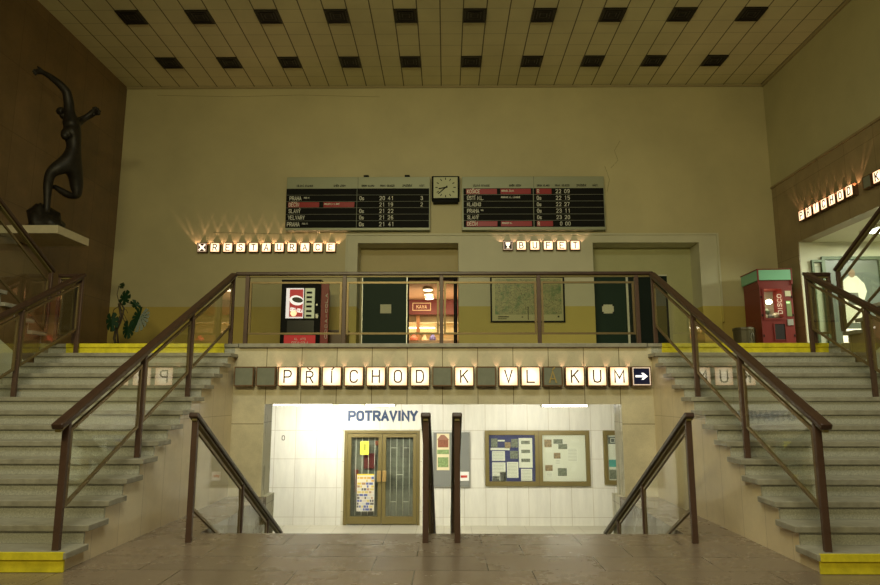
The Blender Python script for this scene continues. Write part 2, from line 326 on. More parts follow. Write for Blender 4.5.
def text(name, body, h, loc, m, parent=None, width=None, w=.6, gap=.28, th=.16, align='CENTER', rot=None):
    """raised sign lettering; h = cap height, w, gap, th in cap heights; width squeezes the whole line"""
    body = body.upper() if body != 'Os' else body; mb = MB(); cells = []; x = 0
    for ch in body:
        ww = w * (.25 if ch in 'IÍ1' and ch != '1' else .2 if ch in '.,' else .6 if ch == ' ' else 1.25 if ch == 'M' else 1)
        cells.append((ch, x, ww)); x += ww + gap
    tot = x - gap; kx_ = h if not width else width / tot; x0 = {'CENTER': -tot / 2, 'LEFT': 0}[align]; n_ = 0
    for ch, cx_, ww in cells:
        acc = None
        if ch in ACC: ch, acc = ACC[ch]
        for st in GL.get(ch, []):
            mb.ribbon([((x0 + cx_ + px * ww) * kx_, (pz - .5) * h) for px, pz in st], th * h, -.0006 * (n_ % 3)); n_ += 1
        if acc:
            c_ = x0 + cx_ + ww / 2; q = .22
            st = [(c_ - q, 1.32), (c_, 1.14), (c_ + q, 1.32)] if acc == 'v' else [(c_ + q * .8, 1.34), (c_ - .02, 1.14)]
            mb.ribbon([(a * kx_, (b - .5) * h) for a, b in st], th * h * .85, 0)
    o = mb.build(name, m, parent); o.location = loc
    if rot: o.rotation_euler = rot
    return o

# ------------------------------------------------------------------ the setting
XW, YB, ZC = 7.97, 15.4, 9.06
ZU, ZL = 2.1, -1.5
S, R_, G = 2.95, 0.15, 0.305            # inner stair flank, riser, going
Y1 = 5.31; Y14 = Y1 + 13 * G            # first and last nosing of the side flights
# landing floor with the stair opening cut into it
f = MB(); f.box(-S, S, -4, 6.84, -0.2, 0); f.box(-XW, -S, -4, Y1 + .04, -0.2, 0); f.box(S, XW, -4, Y1 + .04, -0.2, 0)
struct(f.build('floor', M_floor))
for sgn, nm in ((-1, 'left'), (1, 'right')):
    struct(MB().box(sgn * 2.42, sgn * S, 6.84, 9.3, ZL, 0).build('floor_ledge_' + nm, [M_floor]))
# upper floor: back part of the hall and the gallery beyond the right wall
f = MB(); f.box(-XW, XW, 9.6, YB + .6, 1.9, ZU); f.box(-XW, -5.62, 9.2, 9.6, 1.9, ZU); f.box(5.62, XW, 9.2, 9.6, 1.9, ZU)
f.box(XW, 13, 4.5, 14.9, 1.9, ZU)
struct(f.build('floor_upper', M_upper))
struct(B('floor_lower', M_lowfl, -6, 6, 6.9, YB + .6, ZL - .15, ZL))
struct(B('ceiling', M_ceil, -XW, XW, -4, YB, ZC, ZC + .2))
# under side of the upper floor over the lower hall
struct(B('ceiling_lower', M_soffit, -6, 6, 9.72, YB + .3, 1.25, 1.35))
# back wall of the upper level, with two recesses
bw = MB()
NL0, NL1, NR0, NR1, NT = -2.07, 0.35, 3.57, 6.11, 5.02
bw.box(-XW, -2.34, YB, YB + .55, ZU, 5.26); bw.box(6.56, XW, YB, YB + .55, ZU, 5.26); bw.box(-XW, XW, YB, YB + .55, 5.26, ZC)
struct(bw.build('wall_back', M_back))
pn = MB(); yp = YB - .04
pn.box(-2.32, NL0, yp, YB + .55, ZU, NT); pn.box(NL1, NR0, yp, YB + .55, ZU, NT); pn.box(NR1, 6.54, yp, YB + .55, ZU, NT)
pn.box(-2.32, 6.54, yp, YB + .55, NT, 5.22)
struct(pn.build('wall_back_panel', M_panel))
tr = MB(); tr.box(-2.36, 6.58, yp - .03, YB, 5.20, 5.245); tr.box(-2.36, -2.32, yp - .03, YB, 3.1, 5.20); tr.box(6.54, 6.58, yp - .03, YB, 3.1, 5.20)
struct(tr.build('trim_1', M_panel))
yn = YB + .55
struct(MB().box(NL0, NL1, yn, yn + .15, 4.31, NT).box(NL0, -2.0, yn, yn + .15, ZU, 4.31).build('wall_recess_left', M_niche))
struct(MB().box(NR0, NR1, yn, yn + .15, 4.31, NT).box(5.50, NR1, yn, yn + .15, ZU, 4.31).build('wall_recess_right', M_niche2))
# cracks in the plaster
cr = MB()
for pts in (((4.35, 7.6), (4.2, 7.35), (4.28, 7.1), (4.1, 6.9)), ((3.95, 6.95), (4.05, 6.6), (3.98, 6.3)), ((-7.2, 8.85), (-5.2, 8.8), (-3.6, 8.84), (-1.6, 8.78)), ((-5.6, 5.3), (-3.9, 5.26), (-2.4, 5.3))):
    cr.tube([(x, YB, z) for x, z in pts], 0.004, 5)
struct(cr.build('trim_crack', mat('crack', (0.2, 0.16, 0.08), 0.8)))
# side walls
struct(B('wall_left', M_lwall, -XW - .3, -XW, -4, YB, ZL, ZC))
rw = MB(); rw.box(XW, XW + .3, 14.9, YB, ZU, 6.35); rw.box(XW, XW + .3, 14.44, 14.9, 4.8, 6.35); rw.box(XW, XW + .02, 14.44, 14.9, ZU, 4.8); rw.box(XW, XW + .3, -4, 14.44, 4.8, 6.35); rw.box(XW, XW + .3, -4, 14.44, ZL, ZU)
rw.box(XW, XW + .3, -4, 5.2, ZU, 4.8)
struct(rw.build('wall_right_marble', M_rmarb))
struct(B('wall_right', M_right, XW, XW + .3, -4, YB, 6.35, ZC))
struct(MB().box(XW - .025, XW, -4, YB, 6.35, 6.40).build('trim_2', M_rmarb))
struct(MB().box(XW - .05, XW, -4, YB, ZC - .06, ZC).box(-XW, XW, YB - .03, YB, ZC - .05, ZC).build('trim_3', mat('cornice', (0.35, 0.29, 0.15), 0.7)))
# gallery room behind the right wall
struct(MB().box(XW + .02, 13, 14.44, 14.9, ZU, 4.8).build('wall_gallery_back', M_white))
struct(B('wall_gallery_side', M_white, 13, 13.2, 4.5, 14.9, ZU, 4.8))
struct(B('ceiling_gallery', M_white, XW + .3, 13, 4.5, 14.9, 4.8, 4.95))
# facade under the balcony
fa = MB(); fa.box(-S, S, 9.3, 9.72, 1.25, 2.045); fa.box(-S, -2.50, 9.3, 9.70, 0, 1.25); fa.box(2.50, S, 9.3, 9.70, 0, 1.25)
struct(fa.build('wall_facade', M_facade))
M_jamb = slabs('jamb_marble', (0.74, 0.71, 0.56), (0.70, 0.67, 0.53), (0.4, 0.35, 0.25), 'YZ', 0.9, 1.1, 0.0, (0, .1), 0.005, 0.25, 0.08, 1.2)
for sgn, nm in ((-1, 'left'), (1, 'right')):
    struct(MB().box(sgn * 2.42, sgn * 6, 9.3, 9.72, ZL, -0.001).box(sgn * 2.495, sgn * 2.52, 9.302, 9.72, 0, 1.25).build('wall_jamb_' + nm, M_jamb))
struct(MB().box(-2.885, 2.885, 9.25, 9.6, 2.045, 2.10).build('trim_balcony_edge', M_tread, bevel=.006))
# lower hall walls
sw = MB(); sw.box(-6, -2.34, YB, YB + .3, ZL, 1.25); sw.box(-2.34, -0.50, YB, YB + .3, 0.63, 1.25); sw.box(-0.50, 6, YB, YB + .3, ZL, 1.25)
struct(sw.build('wall_shop', M_shopw))
struct(MB().box(-6.2, -6, 9.72, YB, ZL, 1.25).box(6, 6.2, 9.72, YB, ZL, 1.25).build('wall_lower_sides', M_white))

# ------------------------------------------------------------------ staircases
def stairs(name, label, xa, xb, ys, dy, z0, n, mode, over, tread_m=M_tread, core_m=M_string, yellow=(), yx=None):
    """mode 'floor' = solid down to z0, 'slope' = inclined under side; over = overhang at (xa, xb)"""
    t = thing(name, label, 'staircase', ((xa + xb) / 2, ys, z0))
    cx, cy, cz = t.location
    P = lambda y, z: (xa - cx, y - cy, z - cz)
    prof = [P(ys + dy * .05, z0)]
    for k in range(1, n + 1):
        y = ys + dy * ((k - 1) * G + .05); prof.append(P(y, z0 + k * R_ - .05)); prof.append(P(y + dy * G, z0 + k * R_ - .05))
    ye = ys + dy * (n * G + .05)
    if mode == 'floor': prof.append(P(ye, z0))
    else:
        prof.append(P(ye, z0 + n * R_ - .42)); prof.append(P(ys + dy * .35, z0 - .28)); prof.append(P(ys + dy * .05, z0 - .28))
    MB().prism(prof, (xb - xa, 0, 0)).build('stair_core', core_m, t)
    for k in range(1, n + 1):
        y = ys + dy * (k - 1) * G; z = z0 + k * R_
        r = MB().box(xa - cx, xb - cx, y + dy * .028 - cy, y + dy * .05 - cy, z - R_ - cz, z - .05 - cz).build('riser', M_step, t)
        tr_ = MB().box(xa - over[0] - cx, xb + over[1] - cx, y - cy, y + dy * (G + (.028 if k < n else .06)) - cy, z - .05 - cz, z - cz).build('tread', tread_m, t, bevel=.006)
        if k in yellow:
            x0, x1 = yx[k]
            yy = MB(); yy.box(x0 - cx, x1 - cx, y - dy * .003 - cy, y + dy * .02 - cy, z - .052 - cz, z + .003 - cz)
            yy.box(x0 - cx, x1 - cx, y - cy + dy * .012, y + dy * .03 - cy, z - R_ + .004 - cz, z - .05 - cz)
            o = yy.build('painted_edge', M_ystep, t); o['label'] = 'yellow painted edge'
    return t
stairs('staircase', 'terrazzo staircase on the left rising to the upper floor, below the statue', -5.62, -S, Y1, 1, 0, 14, 'floor', (0, .05), yellow=(1, 14), yx={1: (-5.6, -S + .03), 14: (-5.36, -3.1)})
stairs('staircase', 'terrazzo staircase on the right rising towards the red prize machine', S, 5.62, Y1, 1, 0, 14, 'floor', (.05, 0), yellow=(1, 14), yx={1: (S - .03, 5.6), 14: (3.1, 5.44)})
stairs('staircase', 'wide middle staircase going down to the grocery shop', -2.42, 2.42, 6.84 + 8 * G + .305, -1, ZL, 9, 'floor', (0, 0))
stairs('staircase', 'upper left staircase climbing along the brown marble wall', -7.96, -5.66, 9.2, -1, ZU, 14, 'slope', (0, .06), core_m=M_lwall)
stairs('staircase', 'upper right staircase climbing in front of the bright gallery', 5.66, 7.96, 9.2, -1, ZU, 14, 'slope', (.06, 0), core_m=M_rmarb)
for sgn, nm in ((-1, 'left'), (1, 'right')):
    pts = [(sgn * 5.63, Y1 - .2, 0), (sgn * 5.63, 9.6, 0), (sgn * 5.63, 9.6, 1.85), (sgn * 5.63, 8.87, 1.80), (sgn * 5.63, Y1 - .2, 3.55)]
    struct(MB().prism(pts, (sgn * .12, 0, 0)).build('wall_under_stairs_' + nm, M_white))
nose = lambda y: (y - Y1) * R_ / G + R_

# ------------------------------------------------------------------ railings
def railing(name, label, bases, tops, panels=True, rail_ends=(0, 0), ext=(0, 0), lo=.2, hi=.14, pw=.055, group=None, cap=(0.095, 0.05), gap=.06):
    """bases: post feet; tops: height of the handrail's upper face at each post"""
    bases = [Vector(b) for b in bases]; n = len(bases)
    t = thing(name, label, 'railing', bases[0], 0, group); c = bases[0]
    T = [Vector((b.x, b.y, z)) for b, z in zip(bases, tops)]
    d = (T[-1] - T[0]).normalized(); dh = Vector((d.x, d.y, 0)).normalized(); side = Vector((-dh.y, dh.x, 0))
    A = T[0] - d * ext[0]; Z = T[-1] + d * ext[1]; off = Vector((0, 0, cap[1] / 2))
    MB().bar(A - off - c, Z - off - c, cap[0], cap[1]).build('handrail', M_rail, t, bevel=.012)
    MB().bar(A - off * 2.6 - c + d * .02, Z - off * 2.6 - c - d * .02, .045, .022).build('rail_strip', M_brassd, t)
    for b, tp in zip(bases, T):
        MB().box(b.x - c.x - pw / 2, b.x - c.x + pw / 2, b.y - c.y - .02 if abs(dh.y) > .5 else b.y - c.y - .03, b.y - c.y + .02 if abs(dh.y) > .5 else b.y - c.y + .03, b.z - c.z, tp.z - cap[1] - c.z).build('post', M_post, t, bevel=.004)
    if panels:
        for i in range(n - 1):
            a, b = T[i], T[i + 1]; L_ = Vector((b.x - a.x, b.y - a.y, 0)).length; k0, k1 = gap / L_, 1 - gap / L_
            sl = lambda k: a.lerp(b, k); m_ = bases[i]; m2 = bases[i + 1]
            zb = lambda k: a.z + (b.z - a.z) * k - (tops[i] - lo_abs[i] if False else 0)
            h0 = H - lo
            P = [sl(k0) - Vector((0, 0, h0)), sl(k1) - Vector((0, 0, h0)), sl(k1) - Vector((0, 0, hi)), sl(k0) - Vector((0, 0, hi))]
            P = [p - c for p in P]
            fr = MB().quad_frame([p - side * .0125 for p in P], .028, side * .025).build('panel_frame', M_brass, t)
            q = [P[0] + Vector((0, 0, .01)), P[1] + Vector((0, 0, .01)), P[2] - Vector((0, 0, .01)), P[3] - Vector((0, 0, .01))]
            MB().prism([p - side * .003 for p in q], side * .006).build('glass_pane', M_glass, fr)
            for kk, p in ((0, P[0]), (0, P[3]), (1, P[1]), (1, P[2])):
                e = (a if kk == 0 else b) - c
                zz = p.z + (.12 if (p is P[0] or p is P[1]) else -.12)
                MB().tube([(e.x, e.y, zz), (p.x, p.y, zz)], .007, 6).build('clamp_pin', M_brassd, fr)
    return t
H = 1.02
# balcony
bx = [-2.83, -1.42, -0.015, 1.39, 2.80]
railing('railing', 'long horizontal railing with glass panels along the balcony edge', [(x, 9.36, 2.10) for x in bx], [3.145] * 5, ext=(.17, .24), hi=.155, lo=.125, gap=.05)
# side flights, inner edges
yi = [5.40, 6.68, 7.87, 9.32]
for sgn, nm in ((-1, 'left'), (1, 'right')):
    zt = [1.205 + (y - 5.40) * .489 for y in yi]
    rr = railing('railing', f'sloping glass-panelled railing on the inner edge of the {nm} staircase',
            [(sgn * 3.03, y, R_ * (int((y - Y1) / G) + 1)) for y in yi], zt, ext=(.16, .04), hi=.15, lo=.27)
    # side flights, outer edges
    H = 1.0
    yo = [5.6, 6.75, 7.95, 9.2]
    railing('railing', f'dark railing on the outer edge of the {nm} staircase beside the upper flight',
            [(sgn * 5.17, y, R_ * (int((y - Y1) / G) + 1)) for y in yo], [3.10 - (9.2 - y) * .4918 for y in yo], ext=(.1, .03), hi=.14, lo=.22)
    railing('railing', f'short level railing joining the two {nm} staircases at the upper floor',
            [(sgn * 5.24, 9.24, ZU), (sgn * 5.50, 9.24, ZU)], [3.10] * 2, ext=(.02, .02), hi=.12, lo=.14, gap=.045, pw=.04)
    H = 1.02
    yu = [9.16, 7.90, 6.65, 5.45]
    railing('railing', f'dark railing climbing the upper {nm} staircase towards the viewer',
            [(sgn * 5.60, y, ZU + (R_ * (int((9.2 - y) / G) + 1) if y < 9.19 else 0)) for y in yu], [3.17 + (9.16 - y) * .53 for y in yu], ext=(.04, .1), hi=.22, lo=.12)
# down flight
yd = [6.42, 8.0, 9.2]
def dbase(y): return 0.0 if y < 6.84 else -R_ * (int((y - 6.84) / G) + 1)
for x, lab in ((-2.37, 'railing going down beside the left stair flank, left of the shop stairs'), (2.37, 'railing going down beside the right stair flank, right of the shop stairs'),
               (-0.145, 'left one of the two close railings in the middle of the shop stairs'), (0.155, 'right one of the two close railings in the middle of the shop stairs')):
    H = .92
    railing('railing', lab, [(x, y, dbase(y)) for y in yd], [1.18 - (y - 6.42) * .50 for y in yd], ext=(.06, .82), hi=.13, lo=.06, gap=.06)

# ------------------------------------------------------------------ light boxes
SAY = {'Ř': 'R (with caron)', 'Í': 'I (with accent)', 'Á': 'A (with accent)'}
say = lambda c: SAY.get(c, c)
def lightbox(loc, rz, size, char, label, group, face='lit', leak=True):
    t = thing('light_box', label, 'sign light box', loc, rz, group); s = size / 2; d = .11
    c = MB(); e = .014
    c.box(-s + .02, s - .02, -.006, 0, -s + .02, s - .02)                     # back plate
    c.quad_frame([(-s + e / 2, 0, -s + e / 2), (s - e / 2, 0, -s + e / 2), (s - e / 2, 0, s - e / 2), (-s + e / 2, 0, s - e / 2)], e, (0, -d, 0))
    c.build('case', M_case, t)
    fm = {'lit': M_lit, 'white': M_litw, 'dim': M_dim, 'blue': mat('arrow_blue', (0.012, 0.016, 0.07), 0.3), 'dark': mat('icon_dark', (0.03, 0.01, 0.008), 0.4)}[face]
    fo = MB().box(-s + e, s - e, -.004, .004, -s + e, s - e).build('face', fm, t); fo.location = (0, -d + .008, 0)
    if face in ('blue', 'dark'):
        rim = MB().quad_frame([(-s + .02, 0, -s + .02), (s - .02, 0, -s + .02), (s - .02, 0, s - .02), (-s + .02, 0, s - .02)], .012, (0, -.004, 0))
        rim.build('rim', emit('arrow_white', (1, 0.6, 0.4), .45), t).location = (0, -d, 0)
    y = -d - .002
    if char == '>':
        a = s * .62; MB().prism([(-a, y, -a*.16), (a*.25, y, -a*.16), (-a*.05, y, -a*.55), (a*.3, y, -a*.55), (a, y, 0), (a*.3, y, a*.55), (-a*.05, y, a*.55), (a*.25, y, a*.16), (-a, y, a*.16)], (0, -.004, 0)).build('arrow', emit('arrow_white2', (1, 0.97, 0.9), 1.3), t)
    elif char == 'X':
        a = s * .62; m_ = MB()
        m_.bar((-a, y, -a), (a, y, a), .004, .035, up=(1, 0, -1)); m_.bar((-a, y, a), (a, y, -a), .004, .035, up=(1, 0, 1))
        m_.build('crossed_cutlery', emit('arrow_white3', (1, 0.75, 0.5), 2.0), t)
    elif char == 'C_':
        a = s * .6; m_ = MB(); m_.prism([(-a*.8, y, a), (a*.8, y, a), (a*.6, y, 0), (a*.2, y, -a*.3), (a*.2, y, -a*.75), (a*.7, y, -a), (-a*.7, y, -a), (-a*.2, y, -a*.75), (-a*.2, y, -a*.3), (-a*.6, y, 0)], (0, -.004, 0))
        m_.build('cup_symbol', emit('arrow_white3', (1, 0.75, 0.5), 2.0), t)
    elif char.strip():
        lm = M_ink if face != 'dim' else mat('gilt_letter', (0.5, 0.36, 0.12), 0.4, 0.3)
        text('letter', char, size * (.60 if char not in ACC else .56), (0, y - .003, 0 if char not in ACC else -size * .03), lm, t, th=.12 if size > .25 else .17)
    return t
GA = 'light boxes of the long sign over the shop opening'
row = [('', 'dim'), ('', 'dim'), ('P', 'lit'), ('Ř', 'lit'), ('Í', 'lit'), ('C', 'lit'), ('H', 'lit'), ('O', 'lit'), ('D', 'lit'), ('', 'dim'), ('K', 'lit'), ('', 'dim'),
       ('V', 'lit'), ('L', 'lit'), ('Á', 'dim'), ('K', 'lit'), ('U', 'lit'), ('M', 'lit'), ('>', 'blue')]
special = {0: 'unlit blank light box at the left end of the sign over the shop opening', 1: 'unlit blank light box just left of the glowing P, sign over shop opening',
           9: 'unlit blank light box between glowing D and K, sign over shop opening', 11: 'unlit blank light box between glowing K and V, sign over shop opening',
           10: 'glowing light box with the letter K between two blank boxes, over shop opening', 14: 'unlit grey light box with gilt letter A, over shop opening',
           15: 'glowing light box with the letter K right after the unlit grey A box', 18: 'blue light box with white arrow pointing right, end of the long sign'}
for i, (ch, fc) in enumerate(row):
    lightbox((-2.775 + .3078 * i, 9.3, 1.635), 0, .272, ch, special.get(i, f'glowing light box with the letter {say(ch)} in the long sign over the shop'), GA, fc)
GB = 'light boxes of the sign on the back wall left of the recess'
prev = 'crossed cutlery'
for i, ch in enumerate('XRESTAURACE'):
    lab = 'dark light box with crossed white cutlery symbol, left end of back wall sign' if i == 0 else f'small lit box with letter {ch} right of the {prev} box, left back wall sign'
    if i: prev = ch
    lightbox((-5.80 + .309 * i, YB, 4.905), 0, .235, ch, lab, GB, 'dark' if i == 0 else 'white')
GC = 'light boxes of the short sign under the right departure board'
for i, ch in enumerate(['C_', 'B', 'U', 'F', 'E', 'T']):
    lab = 'dark light box with white cup symbol under the right departure board' if i == 0 else f'small lit box with letter {ch} in short sign under right departure board'
    lightbox((1.53 + .32 * i, yp, 4.93), 0, .235, ch, lab, GC, 'dark' if i == 0 else 'white')
GD = 'light boxes of the sign on the right marble wall'
yr = [14.01 - .287 * i for i in range(7)] + [11.75, 11.46]
for i, (yy, ch) in enumerate(zip(yr, ['P', 'Ř', 'Í', 'C', 'H', 'O', 'D', '', 'K'])):
    lab = 'unlit blank light box in the sign on the right marble wall' if not ch else f'lit box with letter {say(ch)} in the slanting sign on right wall'
    lightbox((XW, yy, 5.30), -PI / 2, .235, ch, lab, GD, 'white' if ch else 'dim')
def leak(x, y, z, nx, ny, power, ang=74):
    l = bpy.data.lights.new('box_bulb', 'SPOT'); l.energy = power; l.color = (1, 0.55, 0.36); l.spot_size = math.radians(ang); l.spot_blend = 0.35; l.shadow_soft_size = .006
    o = bpy.data.objects.new('box_bulb', l); COL.objects.link(o); o.location = (x, y, z)
    o.rotation_euler = Vector((nx, ny, 1)).to_track_quat('-Z', 'Y').to_euler()
def fan(x, y, z, along, out, power):
    """the slits beside each bulb throw two crossing rays and a soft glow up the wall"""
    leak(x, y, z, *[o * .06 for o in out], power * .35, 96)
    for sg in (-1, 1):
        for k_ in (.42, .75): leak(x, y, z, along[0] * sg * k_ + out[0] * .16, along[1] * sg * k_ + out[1] * .16, power * 1.5, 9)
for i in range(12): fan(-5.80 + .309 * (i - .5), YB - .07, 4.95, (1, 0), (0, 1), 7.0)
for i in range(7): fan(1.53 + .32 * (i - .5), yp - .07, 4.975, (1, 0), (0, 1), 3.2)
for i in range(8): fan(XW - .07, 14.01 - .287 * (i - .5), 5.345, (0, 1), (1, 0), 8.0)
for i in range(2, 19): leak(-2.775 + .3078 * (i - .5), 9.24, 1.735, 0, .1, .35, 110)

# ------------------------------------------------------------------ departure boards and clock
M_bgrey = mat('board_grey', (0.34, 0.36, 0.24), 0.45, 0.2)
M_bred = mat('flap_red', (0.34, 0.012, 0.012), 0.4)
M_bw = mat('flap_white', (0.85, 0.85, 0.72), 0.6)
M_line = mat('flap_line', (0.24, 0.25, 0.18), 0.6)
def board(name, label, X0, px0, pxw, X1, y_head, y_top, y_bot, rows, secs, content, heads):
    Z1, Z0 = 6.63, 5.30; t = thing(name, label, 'departure board', ((X0 + X1) / 2, YB, Z0), 0, 'departure boards'); cx, cy, cz = t.location
    ux = lambda p: X0 + (p - px0) * (X1 - X0) / pxw - cx
    uz = lambda p: Z1 - (p - y_top) * (Z1 - Z0) / (y_bot - y_top) - cz
    B('housing', M_bgrey, X0 - cx, X1 - cx, -.18, 0, 0, Z1 - Z0, t, .008)
    for k, (a, b) in enumerate(secs):
        for (r0, r1) in rows:
            MB().box(ux(a), ux(b), -.19, -.18, uz(r1 + 1.3), uz(r0 - 1.3)).build('flap_row', M_black, t)
    st = MB()
    for i, (r0, r1) in enumerate(rows[:-1]): st.box(ux(secs[0][0]), ux(secs[0][1]), -.193, -.18, uz(r1 + 1.9), uz(r1 + .3)); st.box(ux(secs[1][0]), ux(secs[1][1]), -.193, -.18, uz(r1 + 1.9), uz(r1 + .3))
    st.build('divider', M_line, t)
    MB().box(ux(secs[0][1]) + .02, ux(secs[0][1]) + .028, -.184, -.18, uz(y_head), Z1 - Z0).build('seam', mat('seam', (0.08, 0.08, 0.05), 0.6), t)
    for i, items in content.items():
        r0, r1 = rows[i]; hh = uz(r0) - uz(r1); zc = (uz(r0) + uz(r1)) / 2
        for a, b, s_, red, sm in items:
            if red: MB().box(ux(a - 5), ux(b), -.194, -.19, zc - hh * .45, zc + hh * .45).build('red_flap', M_bred, t)
            if s_:
                text('lettering', s_, hh * (.60 if not sm else .24), (ux(a), -.199, zc + (0 if not sm else hh * .10)), M_bw, t, align='LEFT', w=.46 if not s_[0].isdigit() else .5, gap=.20 if not s_[0].isdigit() else .34, th=.13 if not sm else .18)
    for a, s_ in heads:
        text('heading', s_, .042, (ux(a), -.186, uz(y_head) + .075), M_black, t, w=.5, gap=.25, th=.2)
    return t
rows1 = [(105, 139), (142, 175), (178, 210), (213, 246), (249, 282), (285, 320)]
c1 = {1: [(65, 130, 'PRAHA', 0, 0), (143, 205, 'MAS. N.', 0, 1), (447, 470, 'Os', 0, 0), (556, 640, '20 41', 0, 0), (780, 800, '3', 0, 0)],
      2: [(62, 226, 'DĚČÍN', 1, 0), (255, 418, 'KRALUPY N. V., ÚSTÍ', 1, 1), (556, 640, '21 19', 0, 0), (780, 800, '2', 0, 0)],
      3: [(62, 130, 'SLANÝ', 0, 0), (447, 470, 'Os', 0, 0), (556, 640, '21 22', 0, 0)],
      4: [(60, 130, 'VELVARY', 0, 0), (447, 470, 'Os', 0, 0), (556, 640, '21 26', 0, 0)],
      5: [(56, 130, 'PRAHA', 0, 0), (137, 200, 'MAS. N.', 0, 1), (447, 470, 'Os', 0, 0), (556, 640, '21 41', 0, 0)]}
board('departure_board', 'black departure board left of the wall clock, one red row', -3.80, 45, 785, -0.33, 105, 38, 335, rows1, [(45, 430), (432, 825)], c1,
      [(145, 'CÍLOVÁ STANICE'), (335, 'SMĚR JÍZDY'), (490, 'DRUH VLAKU'), (597, 'PRAV. ODJEZD'), (705, 'ZPOŽDĚNÍ'), (787, 'NÁST.')])
rows2 = [(88, 116), (119, 147), (150, 177), (180, 208), (211, 238), (241, 268)]
c2 = {0: [(188, 328, 'KOŠICE', 1, 0), (350, 488, 'BOHUMÍN, ŽILINA', 1, 1), (518, 585, 'R', 1, 0), (606, 675, '22 09', 0, 0)],
      1: [(188, 260, 'ÚSTÍ N.L.', 0, 0), (348, 480, 'ROUDNICE N.L., LOVOSICE', 0, 1), (516, 540, 'Os', 0, 0), (606, 675, '22 15', 0, 0)],
      2: [(188, 260, 'KLADNO', 0, 0), (516, 540, 'Os', 0, 0), (606, 675, '22 27', 0, 0)],
      3: [(188, 245, 'PRAHA', 0, 0), (252, 270, 'H.N.', 0, 1), (516, 540, 'Os', 0, 0), (606, 675, '23 11', 0, 0)],
      4: [(188, 245, 'SLANÝ', 0, 0), (516, 540, 'Os', 0, 0), (606, 675, '23 20', 0, 0)],
      5: [(188, 328, 'DĚČÍN', 1, 0), (350, 490, 'ROUDNICE N.L.', 1, 1), (518, 588, 'R', 1, 0), (622, 675, '0 00', 0, 0)]}
board('departure_board', 'black departure board right of the wall clock, first and last rows red', 0.44, 163, 672, 3.87, 88, 30, 283, rows2, [(170, 498), (501, 830)], c2,
      [(255, 'CÍLOVÁ STANICE'), (415, 'SMĚR JÍZDY'), (547, 'DRUH VLAKU'), (637, 'PRAV. ODJEZD'), (727, 'ZPOŽDĚNÍ'), (793, 'NÁST.')])
for x in (-1.95, -0.95): tag(B('bracket', M_black, x, x + .12, YB - .12, YB, 6.655, 6.70), 'small dark bracket above the left departure board, ' + ('left one' if x < -1.5 else 'right one near the clock'), 'bracket', 'brackets over the left board')
t = thing('wall_clock', 'square black-framed wall clock between the two departure boards', 'clock', (0.045, YB, 6.335))
MB().box(-.335, .335, -.20, 0, -.29, .31).build('case', M_black, t, bevel=.02)
MB().box(-.29, .29, -.206, -.20, -.245, .275).build('face', mat('clock_face', (0.50, 0.52, 0.30), 0.4), t)
MB().box(-.30, .30, -.19, -.005, -.35, -.29).build('lower_housing', M_black, t)
tk = MB()
for k in range(12):
    a = k * PI / 6; c_, s_ = math.cos(a), math.sin(a); r0, r1 = (.19, .245)
    tk.bar((s_ * r0, -.209, c_ * r0 + .015), (s_ * r1, -.209, c_ * r1 + .015), .004, .020, up=(c_, 0, -s_))
tk.build('hour_mark', M_black, t)
def hand(nm, ang, L1, L0, w_):
    s_, c_ = math.sin(ang), math.cos(ang)
    MB().bar((-s_ * L0, -.213, -c_ * L0 + .015), (s_ * L1, -.213, c_ * L1 + .015), .005, w_, up=(c_, 0, -s_)).build(nm, M_black, t)
hand('hour_hand', math.radians(259), .17, .05, .028); hand('minute_hand', math.radians(228), .24, .06, .022)

# ------------------------------------------------------------------ ceiling lamps (unlit square grilles)
M_grl = mat('lamp_grille', (0.02, 0.016, 0.012), 0.35, 0.3)
TL = .4645
def lamp_proto():
    t = thing('ceiling_lamp', 'x', 'ceiling lamp', (0, 0, ZC)); a = TL / 2 - .012
    MB().quad_frame([(-a, -a, 0), (a, -a, 0), (a, a, 0), (-a, a, 0)], .03, (0, 0, -.03)).build('frame', M_grl, t)
    g = MB()
    for r in (.19, .13, .07): g.quad_frame([(-r, -r, 0), (r, -r, 0), (r, r, 0), (-r, r, 0)], .016, (0, 0, -.016))
    g.build('louvre', mat('louvre', (0.045, 0.036, 0.03), 0.3, 0.4), t)
    B('housing', mat('lamp_well', (0.006, 0.005, 0.004), 0.6), -a, a, -a, a, -.004, 0, t)
    return t
proto = lamp_proto(); ords = ['first', 'second', 'third', 'fourth', 'fifth', 'sixth', 'seventh', 'eighth', 'ninth', 'tenth']; first = True
for rr_, (yy, rn) in enumerate(((14.17, 'row nearest the back wall'), (12.312, 'row farther from the back wall'))):
    for k in range(10):
        x = (k - 4.5) * 3 * .469 - .06
        if first: o = proto; first = False
        else:
            o = proto.copy(); COL.objects.link(o)
            for ch in proto.children: c2_ = ch.copy(); COL.objects.link(c2_); c2_.parent = o
        o.location = (x, yy, ZC); tag(o, f'unlit dark square ceiling lamp, {ords[k]} from left in the {rn}', 'ceiling lamp', 'square ceiling lamps')

